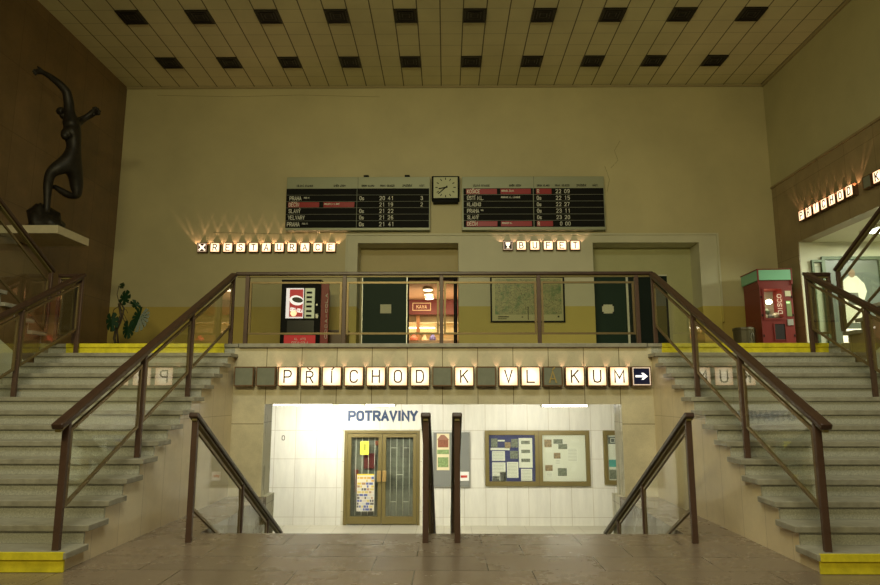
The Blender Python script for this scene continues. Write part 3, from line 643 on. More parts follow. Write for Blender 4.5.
# ------------------------------------------------------------------ recess doors and the lit room
def notice(loc, w_, h_, label, m=M_paper, lines=3, ink=None):
    t = thing('notice', label, 'notice', loc); B('sheet', m, -w_ / 2, w_ / 2, -.006, 0, -h_ / 2, h_ / 2, t)
    return t
d = struct(B('door_1', M_dgreen, -2.0, -0.90, yn, yn + .08, ZU, 4.31))
MB().box(-2.02, -2.0, yn - .02, yn + .08, ZU, 4.33).box(-2.02, .33, yn - .02, yn + .08, 4.31, 4.33).build('door_frame', M_alu, d)
MB().box(-.92, -.90, yn - .015, yn, ZU, 4.31).build('edge_strip', M_alu, d)
d2 = struct(MB().box(-.90, -.86, yn, yn + .1, ZU, 4.31).box(.24, .33, yn, yn + .1, ZU, 4.31).box(-.86, .24, yn, yn + .1, 4.24, 4.31).build('door_2', M_black))
tag(B('door_leaf', M_black, .275, .30, yn - .55, yn - .02, ZU + .01, 4.28), 'dark glass door leaf standing open at the right of the lit doorway', 'door leaf')
notice((-1.43, yn - .001, 3.50), .27, .22, 'white notice on the dark green door left of the lit doorway')
d = struct(B('door_3', M_dgreen, NR0, 4.48, yn, yn + .08, ZU, 4.31)); MB().box(4.48, 4.53, yn - .03, yn + .08, ZU, 4.31).box(NR0, 5.5, yn - .02, yn + .08, 4.31, 4.34).build('door_frame', M_white, d)
struct(B('door_4', mat('door_dark_green', (0.006, 0.014, 0.009), 0.6, spec=.2), 4.53, 5.50, yn, yn + .08, ZU, 4.31))
nn = notice((4.02, yn - .001, 3.49), .28, .22, 'white notice with dark corners on the right dark green door')
for a in (-1, 1):
    for b in (-1, 1): B('corner_clip', M_black, a * .13 - .02, a * .13 + .02, -.010, -.006, b * .09 - .02, b * .09 + .02, nn)
M_peach = mat('peach_paint', (0.75, 0.50, 0.32), 0.6)
struct(MB().box(-2.6, -2.5, yn + .15, 19.8, ZU, 4.25).box(1.9, 2.0, yn + .15, 19.8, ZU, 4.25).box(-2.5, 1.9, 19.7, 19.8, ZU, 4.25).build('wall_tea_room', M_peach))
struct(B('ceiling_tea_room', M_peach, -2.6, 2.0, yn + .15, 19.8, 4.2, 4.3)); struct(B('floor_tea_room', M_upper, -2.6, 2, yn + .05, 19.8, 1.95, ZU))
t = thing('shop_fascia', 'dark red sign board over the shelves inside the lit doorway', 'sign board', (-.3, 19.0, 3.75))
B('board', mat('fascia_red', (0.14, 0.016, 0.012), 0.4, spec=.3), -2.1, 2.0, 0, .06, 0, .43, t); 
MB().quad_frame([(-.62, -.012, .12), (-.10, -.012, .12), (-.10, -.012, .33), (-.62, -.012, .33)], .018, (0, -.01, 0)).build('sign_frame', mat('pale', (0.8, 0.6, 0.35), .5), t)
text('lettering', 'KAVA', .09, (-.36, -.004, .225), mat('pale', (0.8, 0.6, 0.35), .5), t)
t = thing('display_shelves', 'bright white shelving with lit tube and goods inside the lit doorway', 'shelves', (-.3, 19.5, ZU))
B('back_panel', mat('cream_panel', (0.85, 0.70, 0.42), .5), -2.0, 2.0, .02, .06, 0, 1.65, t)
for z in (.45, .80, 1.12, 1.42): B('shelf', mat('cream_shelf', (0.8, 0.68, 0.42), .5), -2.0, 2.0, -.28, .02, z, z + .03, t)
B('upright', mat('wood_post', (0.45, 0.2, 0.07), .5), -.52, -.42, -.32, -.28, 0, 1.65, t)
B('tube_lamp', emit('shelf_tube', (1, 0.9, 0.7), 5), -2.0, .02, -.26, -.22, 1.26, 1.30, t)
for i, (x, y_, r, c_) in enumerate(((-.32, 18.2, .14, (0.2, 0.2, 0.5)), (-.85, 18.3, .17, (0.6, 0.2, 0.12)), (-.55, 18.4, .12, (0.7, 0.5, 0.3)), (.85, 18.4, .16, (.6, .12, .08)))):
    m_ = mat(f'goods_paint{i}', c_, .5, var=.4, scale=20)
    tag(MB().lathe([(r * .5, 0), (r * .7, .04), (r * .6, .1), (r * .3, .16), (r * .3, .19)], (x, y_, 2.95 - .05)).build('packet', m_), ['blue and white packet', 'orange packet', 'tan packet', 'red packet'][i] + ' on the counter inside the lit doorway', 'packet', 'goods on the counter')
tag(MB().box(-2.0, 1.8, 17.95, 18.6, ZU, 2.90).build('shop_counter', mat('counter', (0.6, 0.42, 0.25), .4)), 'light counter in the room behind the lit doorway', 'counter')
for i, yy in enumerate((16.9, 17.7, 18.4)):
    t = thing('spot_lamp', ['nearest', 'middle', 'farthest'][i] + ' round ceiling lamp inside the lit doorway', 'ceiling lamp', (-.42, yy, 4.2), 0, 'round lamps in the lit room')
    MB().lathe([(.13, 0), (.14, -.06), (.12, -.07)]).build('lamp_ring', M_white, t); MB().lathe([(.11, -.07), (.11, -.09)]).build('bulb', emit('spot_bulb', (1, .85, .6), 7), t)

# framed map on the back wall
t = thing('framed_map', 'large black-framed green and beige map on the wall between the recesses', 'map', (1.98, yp, 3.11)); hw = .86
m, nt, b = _new('map_paper'); N = nt.nodes.new; L = nt.links.new
tc = N('ShaderNodeTexCoord'); n1 = N('ShaderNodeTexNoise'); n1.inputs['Scale'].default_value = 3.6; n1.inputs['Detail'].default_value = 8; n1.inputs['Roughness'].default_value = .75
L(tc.outputs['Object'], n1.inputs['Vector']); rp = N('ShaderNodeValToRGB'); e = rp.color_ramp.elements
e[0].position = .50; e[0].color = (0.42, 0.42, 0.19, 1); e[1].position = .62; e[1].color = (0.13, 0.25, 0.09, 1); L(n1.outputs['Fac'], rp.inputs['Fac'])
vo = N('ShaderNodeTexVoronoi'); vo.feature = 'DISTANCE_TO_EDGE'; vo.inputs['Scale'].default_value = 14; n2 = N('ShaderNodeTexNoise'); n2.inputs['Scale'].default_value = 6
va = N('ShaderNodeVectorMath'); va.operation = 'ADD'; L(tc.outputs['Object'], va.inputs[0]); L(n2.outputs['Color'], va.inputs[1]); L(va.outputs[0], vo.inputs['Vector'])
lt = N('ShaderNodeMath'); lt.operation = 'LESS_THAN'; lt.inputs[1].default_value = .05; L(vo.outputs['Distance'], lt.inputs[0])
mx = N('ShaderNodeMix'); mx.data_type = 'RGBA'; L(lt.outputs[0], mx.inputs['Factor']); L(rp.outputs['Color'], mx.inputs['A']); mx.inputs['B'].default_value = (0.12, 0.10, 0.05, 1)
L(mx.outputs['Result'], b.inputs['Base Color']); b.inputs['Roughness'].default_value = .35
B('paper', mat('map_margin', (0.50, 0.48, 0.24), .4), -hw + .02, hw - .02, -.02, 0, .02, 1.05, t)
B('map_sheet', m, -hw + .09, hw - .06, -.024, -.02, .17, 1.02, t)
MB().quad_frame([(-hw, -.01, 0), (hw, -.01, 0), (hw, -.01, 1.07), (-hw, -.01, 1.07)], .035, (0, -.03, 0)).build('frame', M_black, t)
lg = MB(); lg.box(-.70, -.45, -.026, -.02, .105, .125); lg.box(-.70, -.50, -.026, -.02, .06, .075); lg.box(0, .015, -.027, -.02, .04, .36); lg.box(-.15, -.11, -.026, -.02, .10, .12); lg.box(.70, .74, -.026, -.02, .10, .14)
lg.build('legend', M_black, t)

# ------------------------------------------------------------------ drinks machine
t = thing('vending_machine', 'black and red cold drink vending machine with glowing front on the upper floor', 'vending machine', (-3.20, 14.55, ZU)); c_ = .46
B('body', M_black, -c_, c_ - .0, 0, .78, .08, 1.82, t, .02)
B('top_cap', M_black, -c_ + .0, c_ - .02, .0, .74, 1.82, 1.88, t)
B('side_panel', M_red, c_, c_ + .03, .02, .78, .08, 1.78, t, .01)
sd = MB().box(c_ - .02, c_ + .16, -.012, .0, .08, 1.78).build('red_edge', M_red, t, bevel=.006)
text('side_lettering', 'Coca-Cola', .045, (c_ + .11, -.016, 1.05), mat('logo_white', (0.8, 0.75, 0.65), .5), t, width=1.0, rot=(0, -PI / 2, 0))
dp = B('display_panel', emit('display_glow', (0.9, 0.78, 0.8), .75), -.34, .05, -.03, 0, 1.0, 1.68, t)
B('display_panel_lower', emit('display_red', (0.62, 0.06, 0.06), 0.5, (.4, .03, .03)), -.26, .04, -.036, -.03, 1.03, 1.65, dp)
MB().lathe([(.5, 0), (.5, .003)], (0, 0, 0), 24, 'Y').build('bottle_swirl', emit('swirl_white', (1, .93, .9), .9), dp).matrix_local = Matrix.Translation((-.10, -.041, 1.40)) @ Matrix.Rotation(.2, 4, 'Y') @ Matrix.Diagonal((.32, 1, .22, 1))
MB().lathe([(.5, 0), (.5, .003)], (0, 0, 0), 24, 'Y').build('bottle_shape', mat('bottle_grey', (0.10, 0.10, 0.09), .3), dp).matrix_local = Matrix.Translation((-.08, -.045, 1.41)) @ Matrix.Rotation(.2, 4, 'Y') @ Matrix.Diagonal((.25, 1, .12, 1))
text('lettering', 'Coca-Cola', .075, (-.10, -.040, 1.18), emit('swirl_white', (1, .93, .9), .9), dp, width=.27, rot=(0, .15, 0), th=.2)
MB().lathe([(.07, 0), (.07, .003)], (-.16, -.041, 1.11), 16, 'Y').build('orange_spot', emit('orange_glow', (1, .6, .3), 1.4), dp)
sp = B('selection_panel', emit('selection_glow', (0.5, 0.55, 0.25), .35), .08, .30, -.03, 0, 1.0, 1.68, t)
for k in range(6): B('button', M_black, .12, .24, -.04, -.03, 1.03 + .105 * k, 1.075 + .105 * k, sp)
B('coin_panel', M_black, .31, .40, -.025, 0, 1.0, 1.68, t); B('coin_slot', M_alu, .33, .37, -.03, -.025, 1.28, 1.32, t); B('coin_return', M_alu, .33, .39, -.03, -.025, 1.0, 1.10, t)
B('delivery_flap', mat('flap_dark', (0.03, 0.03, 0.03), .3), -.30, .30, -.02, 0, .66, .95, t)
B('lower_panel', emit('lower_red', (0.55, 0.03, 0.03), .35, (.4, .02, .02)), -.36, .34, -.02, 0, .14, .62, t)
text('lower_lettering', 'Always', .045, (0, -.023, .535), mat('logo_white', (0.8, 0.75, 0.65), .5), t, width=.26); text('lower_lettering', 'Coca-Cola', .045, (0, -.023, .455), mat('logo_white', (0.8, 0.75, 0.65), .5), t, width=.36)
for a in (-.38, .38):
    for b_ in (.08, .70): B('foot', M_black, a - .04, a + .04, b_ - .04, b_ + .04, 0, .08, t)
t = thing('wooden_cabinet', 'low dark wooden cabinet standing right of the drink vending machine', 'cabinet', (-2.43, 14.95, ZU))
B('body', mat('dark_wood', (0.10, 0.055, 0.025), .4, var=.2), -.20, .20, 0, .4, 0, .74, t, .01); B('top', mat('dark_wood', (0.10, 0.055, 0.025), .4), -.22, .22, -.02, .4, .74, .78, t)
B('door', mat('cab_door', (0.13, 0.075, 0.035), .35), -.18, .18, -.015, 0, .05, .70, t)

# ------------------------------------------------------------------ prize machine and bin
t = thing('prize_machine', 'red coin-operated prize machine with mint green top and lit window', 'game machine', (7.30, 14.28, ZU), math.radians(-3))
hw = .35
bd = MB(); bd.box(-hw, hw, 0, .85, .05, .94); bd.box(-hw, -.28, 0, .85, .94, 1.62); bd.box(.15, hw, 0, .85, .94, 1.62); bd.box(-hw, hw, 0, .85, 1.62, 1.80); bd.box(-.28, .15, .6, .85, .94, 1.62)
M_dred = mat('cabinet_red', (0.21, 0.020, 0.016), .4); M_mint = mat('mint_green', (0.24, 0.58, 0.38), .4)
bd.build('cabinet', M_dred, t, bevel=.006)
MB().prism([(-hw - .03, -.04, 1.80), (hw + .0, -.04, 1.80), (hw + .0, -.04, 2.03), (-hw - .03, -.04, 2.03)], (0, .92, 0)).build('top_sign', M_mint, t, bevel=.006)
MB().box(-hw - .04, hw + .01, -.05, .89, 2.03, 2.05).build('top_edge', M_dred, t)
MB().box(-hw - .035, -hw - .005, -.045, -.02, 1.70, 2.04).build('corner_strip', M_dred, t); MB().box(hw - .02, hw + .008, -.045, -.02, 1.70, 2.04).build('corner_strip', M_dred, t)
MB().quad_frame([(-.28, -.012, .94), (.14, -.012, .94), (.14, -.012, 1.62), (-.28, -.012, 1.62)], .035, (0, -.01, 0)).build('window_frame', M_dred, t)
B('window_pane', M_glass, -.27, .13, -.010, -.004, .95, 1.61, t)
B('window_backing', mat('machine_inside', (0.30, 0.30, 0.24), .5), -.30, .17, .50, .60, .94, 1.62, t)
MB().lathe([(.02, -.05), (.055, -.03), (.065, 0), (.055, .03), (.02, .05)], (-.13, .08, 1.33), 16).build('bulb', emit('machine_bulb', (1, .85, .6), 22), t)
l = bpy.data.lights.new('prize_lamp', 'POINT'); l.energy = 3; l.color = (1, .8, .5); l.shadow_soft_size = .06
lo_ = bpy.data.objects.new('prize_lamp', l); COL.objects.link(lo_); lo_.parent = t; lo_.location = (-.13, .2, 1.34)
text('lettering', 'DISCO', .085, (.055, -.018, 1.27), mat('disco_white', (.85, .85, .8), .5), t, width=.42, rot=(0, -PI / 2, 0))
for i, (x, z, cc) in enumerate(((-.2, 1.02, (.7, .7, .6)), (-.08, 1.0, (.2, .2, .2)), (.05, 1.03, (.6, .6, .5)), (-.15, 1.12, (.15, .2, .15)))):
    MB().lathe([(.02, -.06), (.07, -.03), (.08, .02), (.03, .07)], (x, .2, z), 12).build('prize_toy', mat(f'toy{i}', cc, .8), t)
B('coin_panel', mat('coin_panel', (0.25, 0.32, 0.14), .4), .20, .30, -.012, 0, 1.0, 1.34, t); B('price_card', M_paper, .19, .31, -.012, 0, 1.44, 1.56, t); B('coin_box', M_alu, .19, .31, -.03, 0, .80, .93, t)
B('price_glow', emit('green_led', (.3, .9, .1), .8), .20, .27, -.015, -.012, 1.28, 1.32, t)
pc = MB().quad_frame([(-.10, -.01, .48), (.14, -.01, .48), (.14, -.01, .84), (-.10, -.01, .84)], .02, (0, -.012, 0)).build('prize_chute', M_dred, t)
B('chute_opening', mat('chute_dark', (0.01, 0.004, 0.004), .5), -.09, .13, -.008, 0, .49, .83, t)
for a in (-1, 1):
    for z in (.3, .55, 1.0, 1.4): B('hinge', M_black, a * (hw - .025) - .012, a * (hw - .025) + .012, -.012, 0, z, z + .05, t)
for a in (-.3, .3):
    for b_ in (.08, .75): B('foot', M_black, a - .04, a + .04, b_ - .04, b_ + .04, 0, .05, t)
t = thing('waste_bin', 'round dull metal bin beside the red prize machine', 'bin', (6.66, 14.55, ZU)); M_bin = mat('bin_metal', (0.10, 0.085, 0.045), .4, .3, var=.2)
MB().lathe([(.20, 0), (.205, .02), (.225, .70), (.22, .74)], (0, 0, 0), 28).build('body', M_bin, t)
MB().lathe([(.23, .70), (.235, .73), (.23, .77), (.1, .78)], (0, 0, 0), 28).build('rim', M_bin, t)
MB().tube([(.05, -.22, .5), (.05, -.235, .6), (.08, -.23, .66), (.11, -.215, .6), (.11, -.20, .5)], .009).build('clip', M_alu, t)

# ------------------------------------------------------------------ gallery display windows
t = thing('poster_case', 'large framed poster of a white-robed figure in the bright gallery', 'poster', (9.08, 14.44, 2.42))
M_gfr = mat('green_frame', (0.07, 0.10, 0.05), .4, .2)
B('backing', mat('poster_dark', (0.12, 0.14, 0.12), .3), -.60, .62, -.02, 0, 0, 2.0, t)
MB().quad_frame([(-.62, -.02, 0), (.64, -.02, 0), (.64, -.02, 2.0), (-.62, -.02, 2.0)], .07, (0, -.05, 0)).build('frame', M_gfr, t)
fg = MB(); y = -.026
fg.prism([(-.30, y, .55), (.22, y, .55), (.20, y, 1.0), (.30, y, 1.25), (.26, y, 1.42), (.10, y, 1.60), (-.08, y, 1.60), (-.26, y, 1.45), (-.36, y, 1.20), (-.24, y, 1.0)], (0, -.004, 0))
fg.build('printed_robe', mat('robe_white', (.75, .73, .62), .5), t)
MB().lathe([(.5, 0), (.5, .004)], (0, 0, 0), 20, 'Y').build('printed_head', mat('print_skin', (.25, .15, .08), .5), t).matrix_local = Matrix.Translation((0.0, -.032, 1.66)) @ Matrix.Diagonal((.15, 1, .20, 1))
MB().box(-.13, .10, -.034, -.030, .95, 1.22).build('printed_sash', mat('sash', (.12, .12, .10), .5), t)
B('printed_caption', emit('caption_lit', (1, .85, .6), .9), -.32, .10, -.028, -.02, .10, .42, t)
t = thing('display_window', 'narrow green-framed glass display left of the gallery poster', 'display case', (8.25, 14.44, 2.25))
B('backing', mat('case_back', (.42, .44, .34), .6), -.02, .18, -.02, 0, 0, 2.0, t); MB().quad_frame([(-.03, -.02, 0), (.19, -.02, 0), (.19, -.02, 2.1), (-.03, -.02, 2.1)], .05, (0, -.06, 0)).build('frame', M_gfr, t)
for i, (x, yy) in enumerate(((9.6, 13.2), (10.2, 10.6))):
    t = thing('ceiling_light', ('bright ceiling light nearest the gallery poster' if i == 0 else 'bright ceiling light nearer the viewer in the gallery'), 'ceiling light', (x, yy, 4.8), 0, 'gallery ceiling lights')
    B('housing', M_white, -.85, .85, -.3, .3, -.05, 0, t); B('diffuser', emit('gallery_diffuser', (.95, 1, .8), 5), -.8, .8, -.25, .25, -.06, -.05, t)

# ------------------------------------------------------------------ plinth and statue
tag(B('stone_shelf', M_slab, -XW, -6.88, 11.30, 12.34, 4.24, 4.39, bevel=.006), 'pale stone shelf projecting from the left wall under the statue', 'shelf')
RK = 1.06
def skin(name, verts, edges, radii, m, parent=None, sub=2, root=0):
    me = bpy.data.meshes.new(name); me.from_pydata(verts, edges, []); me.materials.append(m)
    o = bpy.data.objects.new(name, me); COL.objects.link(o)
    if parent: o.parent = parent
    o.modifiers.new('skin', 'SKIN').use_smooth_shade = True
    sv = me.skin_vertices[0].data if me.skin_vertices else None
    if sv is None:
        bm = bmesh.new(); bm.from_mesh(me); bm.verts.layers.skin.verify(); bm.to_mesh(me); bm.free(); sv = me.skin_vertices[0].data
    for i, r in enumerate(radii):
        rr = r if isinstance(r, tuple) else (r, r); sv[i].radius = (rr[0] * RK, rr[1] * RK); sv[i].use_root = (i == root)
    s_ = o.modifiers.new('sub', 'SUBSURF'); s_.levels = sub; s_.render_levels = sub
    return o
# joints measured as (x px, y px) and the real depth of each joint
def J(x, y, D):
    p = math.atan(105.5 / 655); Y = 292.5 - y; rx, ry, rz = x - 443, 655 * math.cos(p) - Y * math.sin(p), 655 * math.sin(p) + Y * math.cos(p)
    k = D / ry; return (rx * k, D, 1.337 + rz * k)
t = thing('statue', 'dark bronze statue of a leaping figure with raised arms on the stone shelf', 'statue', (-7.35, 11.8, 4.39)); o_ = Vector(t.location)
V = []; Ed = []; Rd = []
def add(p, r, prev=None):
    V.append(tuple(Vector(p) - o_)); Rd.append(r)
    if prev is not None: Ed.append((prev, len(V) - 1))
    return len(V) - 1
pel = add(J(71, 160, 11.80), .18)
wst = add(J(72, 147, 11.80), .118, pel); chs = add(J(71, 132, 11.80), (.17, .15), wst); shd = add(J(70, 120, 11.80), .15, chs)
nk = add(J(65.5, 116.5, 11.74), .065, shd); hd0 = add(J(62, 114.5, 11.70), .085, nk); hd1 = add(J(60.5, 111, 11.67), .085, hd0)
# raised arm
a = add(J(67.5, 113, 11.62), .10, shd); a = add(J(67, 101, 11.52), .09, a); a = add(J(65, 90, 11.46), .082, a); a = add(J(57, 81.5, 11.40), .07, a); a = add(J(47, 74, 11.36), .055, a); a = add(J(41, 70.5, 11.34), .042, a); ha = add(J(36.5, 69, 11.33), .05, a)
for dx, dy, rr in ((-5.5, -1.5, .017), (-6.5, .2, .018), (-5.5, 2.0, .017), (-4.0, 3.6, .016)):
    q = add(J(36.5 + dx * .5, 69 + dy * .6, 11.32), .020, ha); add(J(36.5 + dx, 69 + dy + .8, 11.30), rr, q)
q = add(J(37.5, 66.2, 11.30), .020, ha); add(J(35, 64.6, 11.29), .016, q)
# other arm, stretched back
a = add(J(74.5, 121, 11.92), .085, shd); a = add(J(80, 118.5, 12.0), .070, a); a = add(J(85.5, 115.5, 12.05), .055, a); hb = add(J(91.5, 111, 12.08), .095, a)
for dx, dy in ((5, -3), (7, -.5), (6.5, 2), (3, -5), (1.0, 3)):
    q = add(J(91.5 + dx * .5, 110.5 + dy * .6, 12.05), .045, hb); add(J(91.5 + dx, 110.5 + dy, 12.0), .03, q)
# chest bump towards the left
a = add(J(63.5, 133, 11.66), .085, chs); add(J(61.5, 137.5, 11.60), .065, a)
# standing leg
a = add(J(62, 164, 11.70), .155, pel); a = add(J(54, 168, 11.60), .13, a); kn = add(J(48, 172, 11.56), .095, a); a = add(J(45.5, 184, 11.60), .082, kn); a = add(J(45, 198, 11.62), .062, a); a = add(J(44.5, 211, 11.62), .055, a); add(J(40, 217, 11.5), .05, a)
# folded leg
a = add(J(73, 170, 11.90), .15, pel); a = add(J(74.5, 182, 11.98), .125, a); kn2 = add(J(75, 195.5, 12.02), .09, a); a = add(J(67, 194.5, 12.0), .075, kn2); a = add(J(58, 189, 11.96), .062, a); a = add(J(51.5, 185, 11.92), .042, a); add(J(48.5, 187.5, 11.90), .035, a)
skin('body', V, Ed, Rd, M_bronze, t)
# head features: hair swept back, nose
hv = [tuple(Vector(J(62.5, 111, 11.72)) - o_), tuple(Vector(J(58, 109, 11.70)) - o_), tuple(Vector(J(54.5, 112, 11.70)) - o_)]
skin('hair', hv, [(0, 1), (1, 2)], [.105, .085, .05], M_bronze, t)
# rock under the foot
rk = bmesh.new(); bmesh.ops.create_icosphere(rk, subdivisions=3, radius=1)
for v in rk.verts:
    n_ = v.co.normalized(); k = 1 + .16 * math.sin(7 * n_.x + 3 * n_.z) * math.cos(5 * n_.y + 2) + .09 * math.sin(13 * n_.z + 4 * n_.y)
    v.co = Vector((n_.x * .27 * k + (.10 if n_.x > .3 else 0), n_.y * .28 * k, max(0, (n_.z * .5 + .12) * k * (1.15 - .75 * n_.x) * .62)))
me = bpy.data.meshes.new('rock'); rk.to_mesh(me); rk.free(); me.materials.append(M_bronze)
for p_ in me.polygons: p_.use_smooth = True
ro = bpy.data.objects.new('rock_base', me); COL.objects.link(ro); ro.parent = t; ro.location = (.0, -.12, 0)

# ------------------------------------------------------------------ potted plant
t = thing('potted_plant', 'monstera plant with split dark leaves in the left corner of upper floor', 'plant', (-6.93, 13.9, ZU)); o_ = Vector(t.location)
MB().lathe([(.13, 0), (.17, .24), (.185, .26), (.165, .26), (.15, .22)], (0, 0, 0), 24).build('pot', mat('clay', (.12, .05, .03), .7), t)
def jl(x, y, D=13.9): return tuple(Vector(J(x, y, D)) - o_)
for pts, r in (([(0, 0, .2), jl(112, 338), jl(114.5, 325), jl(119, 315), jl(117, 303)], .028), ([(0.02, 0, .2), jl(115, 330), jl(120, 318), jl(122, 308), jl(117, 300)], .018),
               ([jl(117, 302), jl(115, 294), jl(117, 285)], .008), ([jl(118, 303), jl(121, 299), jl(124, 300)], .010), ([jl(121, 300), jl(131, 304), jl(138, 312)], .009),
               ([jl(118, 305), jl(112, 309), jl(109, 318)], .009), ([jl(119, 312), jl(122, 320), jl(125, 325)], .009), ([jl(119, 310), jl(124, 309), jl(126, 313)], .006), ([jl(119, 308), jl(126, 322), jl(124, 337)], .006)):
    MB().tube(pts, r, 7).build('stem', M_stem, t)
def leaf(c, R, rot, cuts=7, tilt=0.0, name='leaf'):
    """heart-shaped split leaf, lying in its own tilted plane"""
    ns = cuts * 8; rim = []
    for i in range(ns + 1):
        a = -PI * .93 + 2 * PI * .93 * i / ns
        base = R * (1.0 - .22 * abs(a) / PI + .10 * math.cos(2 * a))
        tooth = abs(((i / 8.0) % 1.0) - .5) * 2
        r = base * (1 - .50 * max(0, (tooth - .74) / .26)) if abs(a) < PI * .85 else base * .9
        rim.append((r * math.sin(a) * .82, r * math.cos(a) * 1.12, -.22 * abs(math.sin(a)) * r))
    bm = bmesh.new(); c0 = bm.verts.new((0, -R * .1, 0)); vs = [bm.verts.new(p) for p in rim]
    for i in range(ns): bm.faces.new((c0, vs[i], vs[i + 1]))
    me = bpy.data.meshes.new(name); bm.to_mesh(me); bm.free(); me.materials.append(M_leaf)
    o = bpy.data.objects.new(name, me); COL.objects.link(o); o.parent = t; o.location = c
    o.rotation_euler = (PI / 2 + tilt, rot, 0)
    sm = o.modifiers.new('thick', 'SOLIDIFY'); sm.thickness = .004
leaf(jl(109.5, 320, 13.8), .21, 2.9, 7, .2); leaf(jl(122, 298, 13.8), .17, .6, 7, .3); leaf(jl(138, 317, 13.8), .27, 3.4, 14, .15); leaf(jl(126, 328, 13.8), .19, 3.3, 10, -.2)
leaf(jl(134, 305, 13.85), .12, -.6, 6, .5); leaf(jl(119.5, 285, 13.85), .10, 1.6, 5, .6)

# ------------------------------------------------------------------ lower hall: shop front, notices
t = thing('shop_sign', 'blue word POTRAVINY on the white wall above the shop door', 'sign'  , (-1.41, YB, 0.93))
text('lettering', 'POTRAVINY', .19, (0, -.012, 0), mat('sign_blue', (0.02, 0.05, 0.13), .5), t, width=1.56, w=.72, gap=.34, th=.30)
d = struct(MB().box(-2.34, -0.50, YB + .22, YB + .25, ZL, .63).build('door_5', mat('shop_dark', (0.17, 0.18, 0.145), .5, var=.5, scale=2.5)))
Y_ = YB + .06
fr = MB(); x0, x1 = -2.29, -.55
fr.box(x0, x0 + .07, Y_ - .03, Y_ + .05, ZL, .60); fr.box(x1 - .07, x1, Y_ - .03, Y_ + .05, ZL, .60); fr.box(x0 + .07, x1 - .07, Y_ - .03, Y_ + .05, .53, .60)
fr.build('door_frame', M_brassd, d, bevel=.004)
for k, (a, b_) in enumerate(((-2.215, -1.425), (-1.415, -.625))):
    lf = MB(); yy0, yy1 = Y_ - .04, Y_ + .02; s0, s1 = (.085, .085)
    lf.box(a, a + s0, yy0, yy1, ZL + .02, .52); lf.box(b_ - s1, b_, yy0, yy1, ZL + .02, .52); lf.box(a + s0, b_ - s1, yy0, yy1, ZL + .02, ZL + .19); lf.box(a + s0, b_ - s1, yy0, yy1, .44, .52)
    lo2 = lf.build('door_leaf', M_brassd, d, bevel=.004)
    B('glass_pane', M_glass, a + .08, b_ - .08, Y_ - .012, Y_ - .006, ZL + .2, .43, lo2)
    g = MB(); n = 4
    for i in range(n):
        x = a + .11 + (b_ - a - .21) * (i + .5) / n; g.tube([(x, Y_ + .045, ZL + .2), (x, Y_ + .045, .43)], .007, 6)
    if k == 1:
        for (i, z) in ((.5, .20), (2.5, .20), (1.5, -.40), (.5, -1.0), (2.5, -1.0)):
            x = a + .11 + (b_ - a - .21) * (i + .5) / n; g.tube([(x - .08, Y_ + .045, z), (x + .08, Y_ + .045, z)], .007, 6)
    g.build('security_bars', mat('bar_white', (.7, .7, .62), .4), lo2)
    xh = (b_ - .055) if k == 0 else (a + .055)
    B('handle', mat('handle_brass', (.62, .42, .16), .3, .6), xh - .045, xh + .045, Y_ - .10, Y_ - .05, -.54, -.30, lo2, .01)
struct(MB().box(-2.34, -2.29, YB, YB + .25, ZL, .63).box(-.55, -.50, YB, YB + .25, ZL, .63).box(-2.34, -.5, YB, YB + .25, .60, .63).build('trim_4', M_jamb))
# faint goods seen through the shop door
for i, (x, z, ww, hh, cc) in enumerate(((-2.02, -.55, .08, .5, (.22, .03, .02)), (-1.72, -.1, .26, .34, (.14, .02, .02)), (-1.55, .3, .10, .1, (.35, .1, .05)), (-.92, .1, .18, .26, (.14, .14, .12)))):
    tag(B('shelf_goods', mat(f'g{i}', cc, .5), x - ww / 2, x + ww / 2, YB + .16, YB + .215, z - hh / 2, z + hh / 2), ['red narrow pack low behind the left shop door pane', 'dark red box behind the left shop door pane', 'small brown pack high behind the left shop door pane', 'round grey item behind the right shop door pane'][i], 'goods')
yP = Y_ - .041
def sheet(name, label, x, z, ww, hh, m, cat='notice', group=None, yq=None, rot=0.0):
    t = thing(name, label, cat, (x, yq if yq is not None else YB, z), 0, group); t.rotation_euler = (0, rot, 0)
    B('sheet', m, -ww / 2, ww / 2, -.006, 0, -hh / 2, hh / 2, t); return t
def print_(t, x0, x1, z0, z1, m, nm='print'): return B(nm, m, x0, x1, -.009, -.006, z0, z1, t)
M_yel = mat('paper_yellow', (.80, .78, .08), .7); M_wht = mat('paper_white', (.90, .90, .85), .7); M_gry = mat('print_grey', (.33, .34, .32), .7); M_blu = mat('paper_blue', (.05, .055, .20), .6)
M_photo = mat('photo_print', (.22, .24, .20), .4, var=.7, scale=28); M_photo2 = mat('photo_colour', (.36, .26, .16), .4, var=.7, scale=22); M_grn = mat('photo_green', (.25, .36, .14), .5, var=.4, scale=20)
n_ = sheet('notice', 'bright yellow sheet taped to the left pane of the shop door', -1.83, .20, .20, .30, M_yel, yq=Y_ - .013); print_(n_, -.02, .03, -.05, .09, mat('print_olive', (.35, .38, .05), .7))
n_ = sheet('poster', 'colourful flyer covered in product pictures low on the shop door', -1.79, -.80, .40, .80, mat('flyer', (.75, .72, .60), .5), 'poster', yq=Y_ - .013)
for k in range(12):
    j = -.19
    while j < .17:
        ww = random.choice((.05, .07, .10)); c_ = random.choice([(.7, .55, .10), (.55, .16, .08), (.12, .15, .38), (.75, .70, .55), (.45, .28, .14), (.7, .45, .12)] if k > 7 else [(.13, .16, .38), (.65, .6, .5), (.45, .30, .2), (.65, .55, .2), (.14, .13, .12), (.6, .6, .58)])
        print_(n_, j, min(.19, j + ww - .012), -.385 + k * .063, -.335 + k * .063, mat('pr%.2f%.2f%.2f' % c_, c_, .5), 'product_picture'); j += ww
print_(n_, -.20, .20, .39, .42, mat('pr0.800.650.05', (.8, .65, .05), .5), 'header_strip')
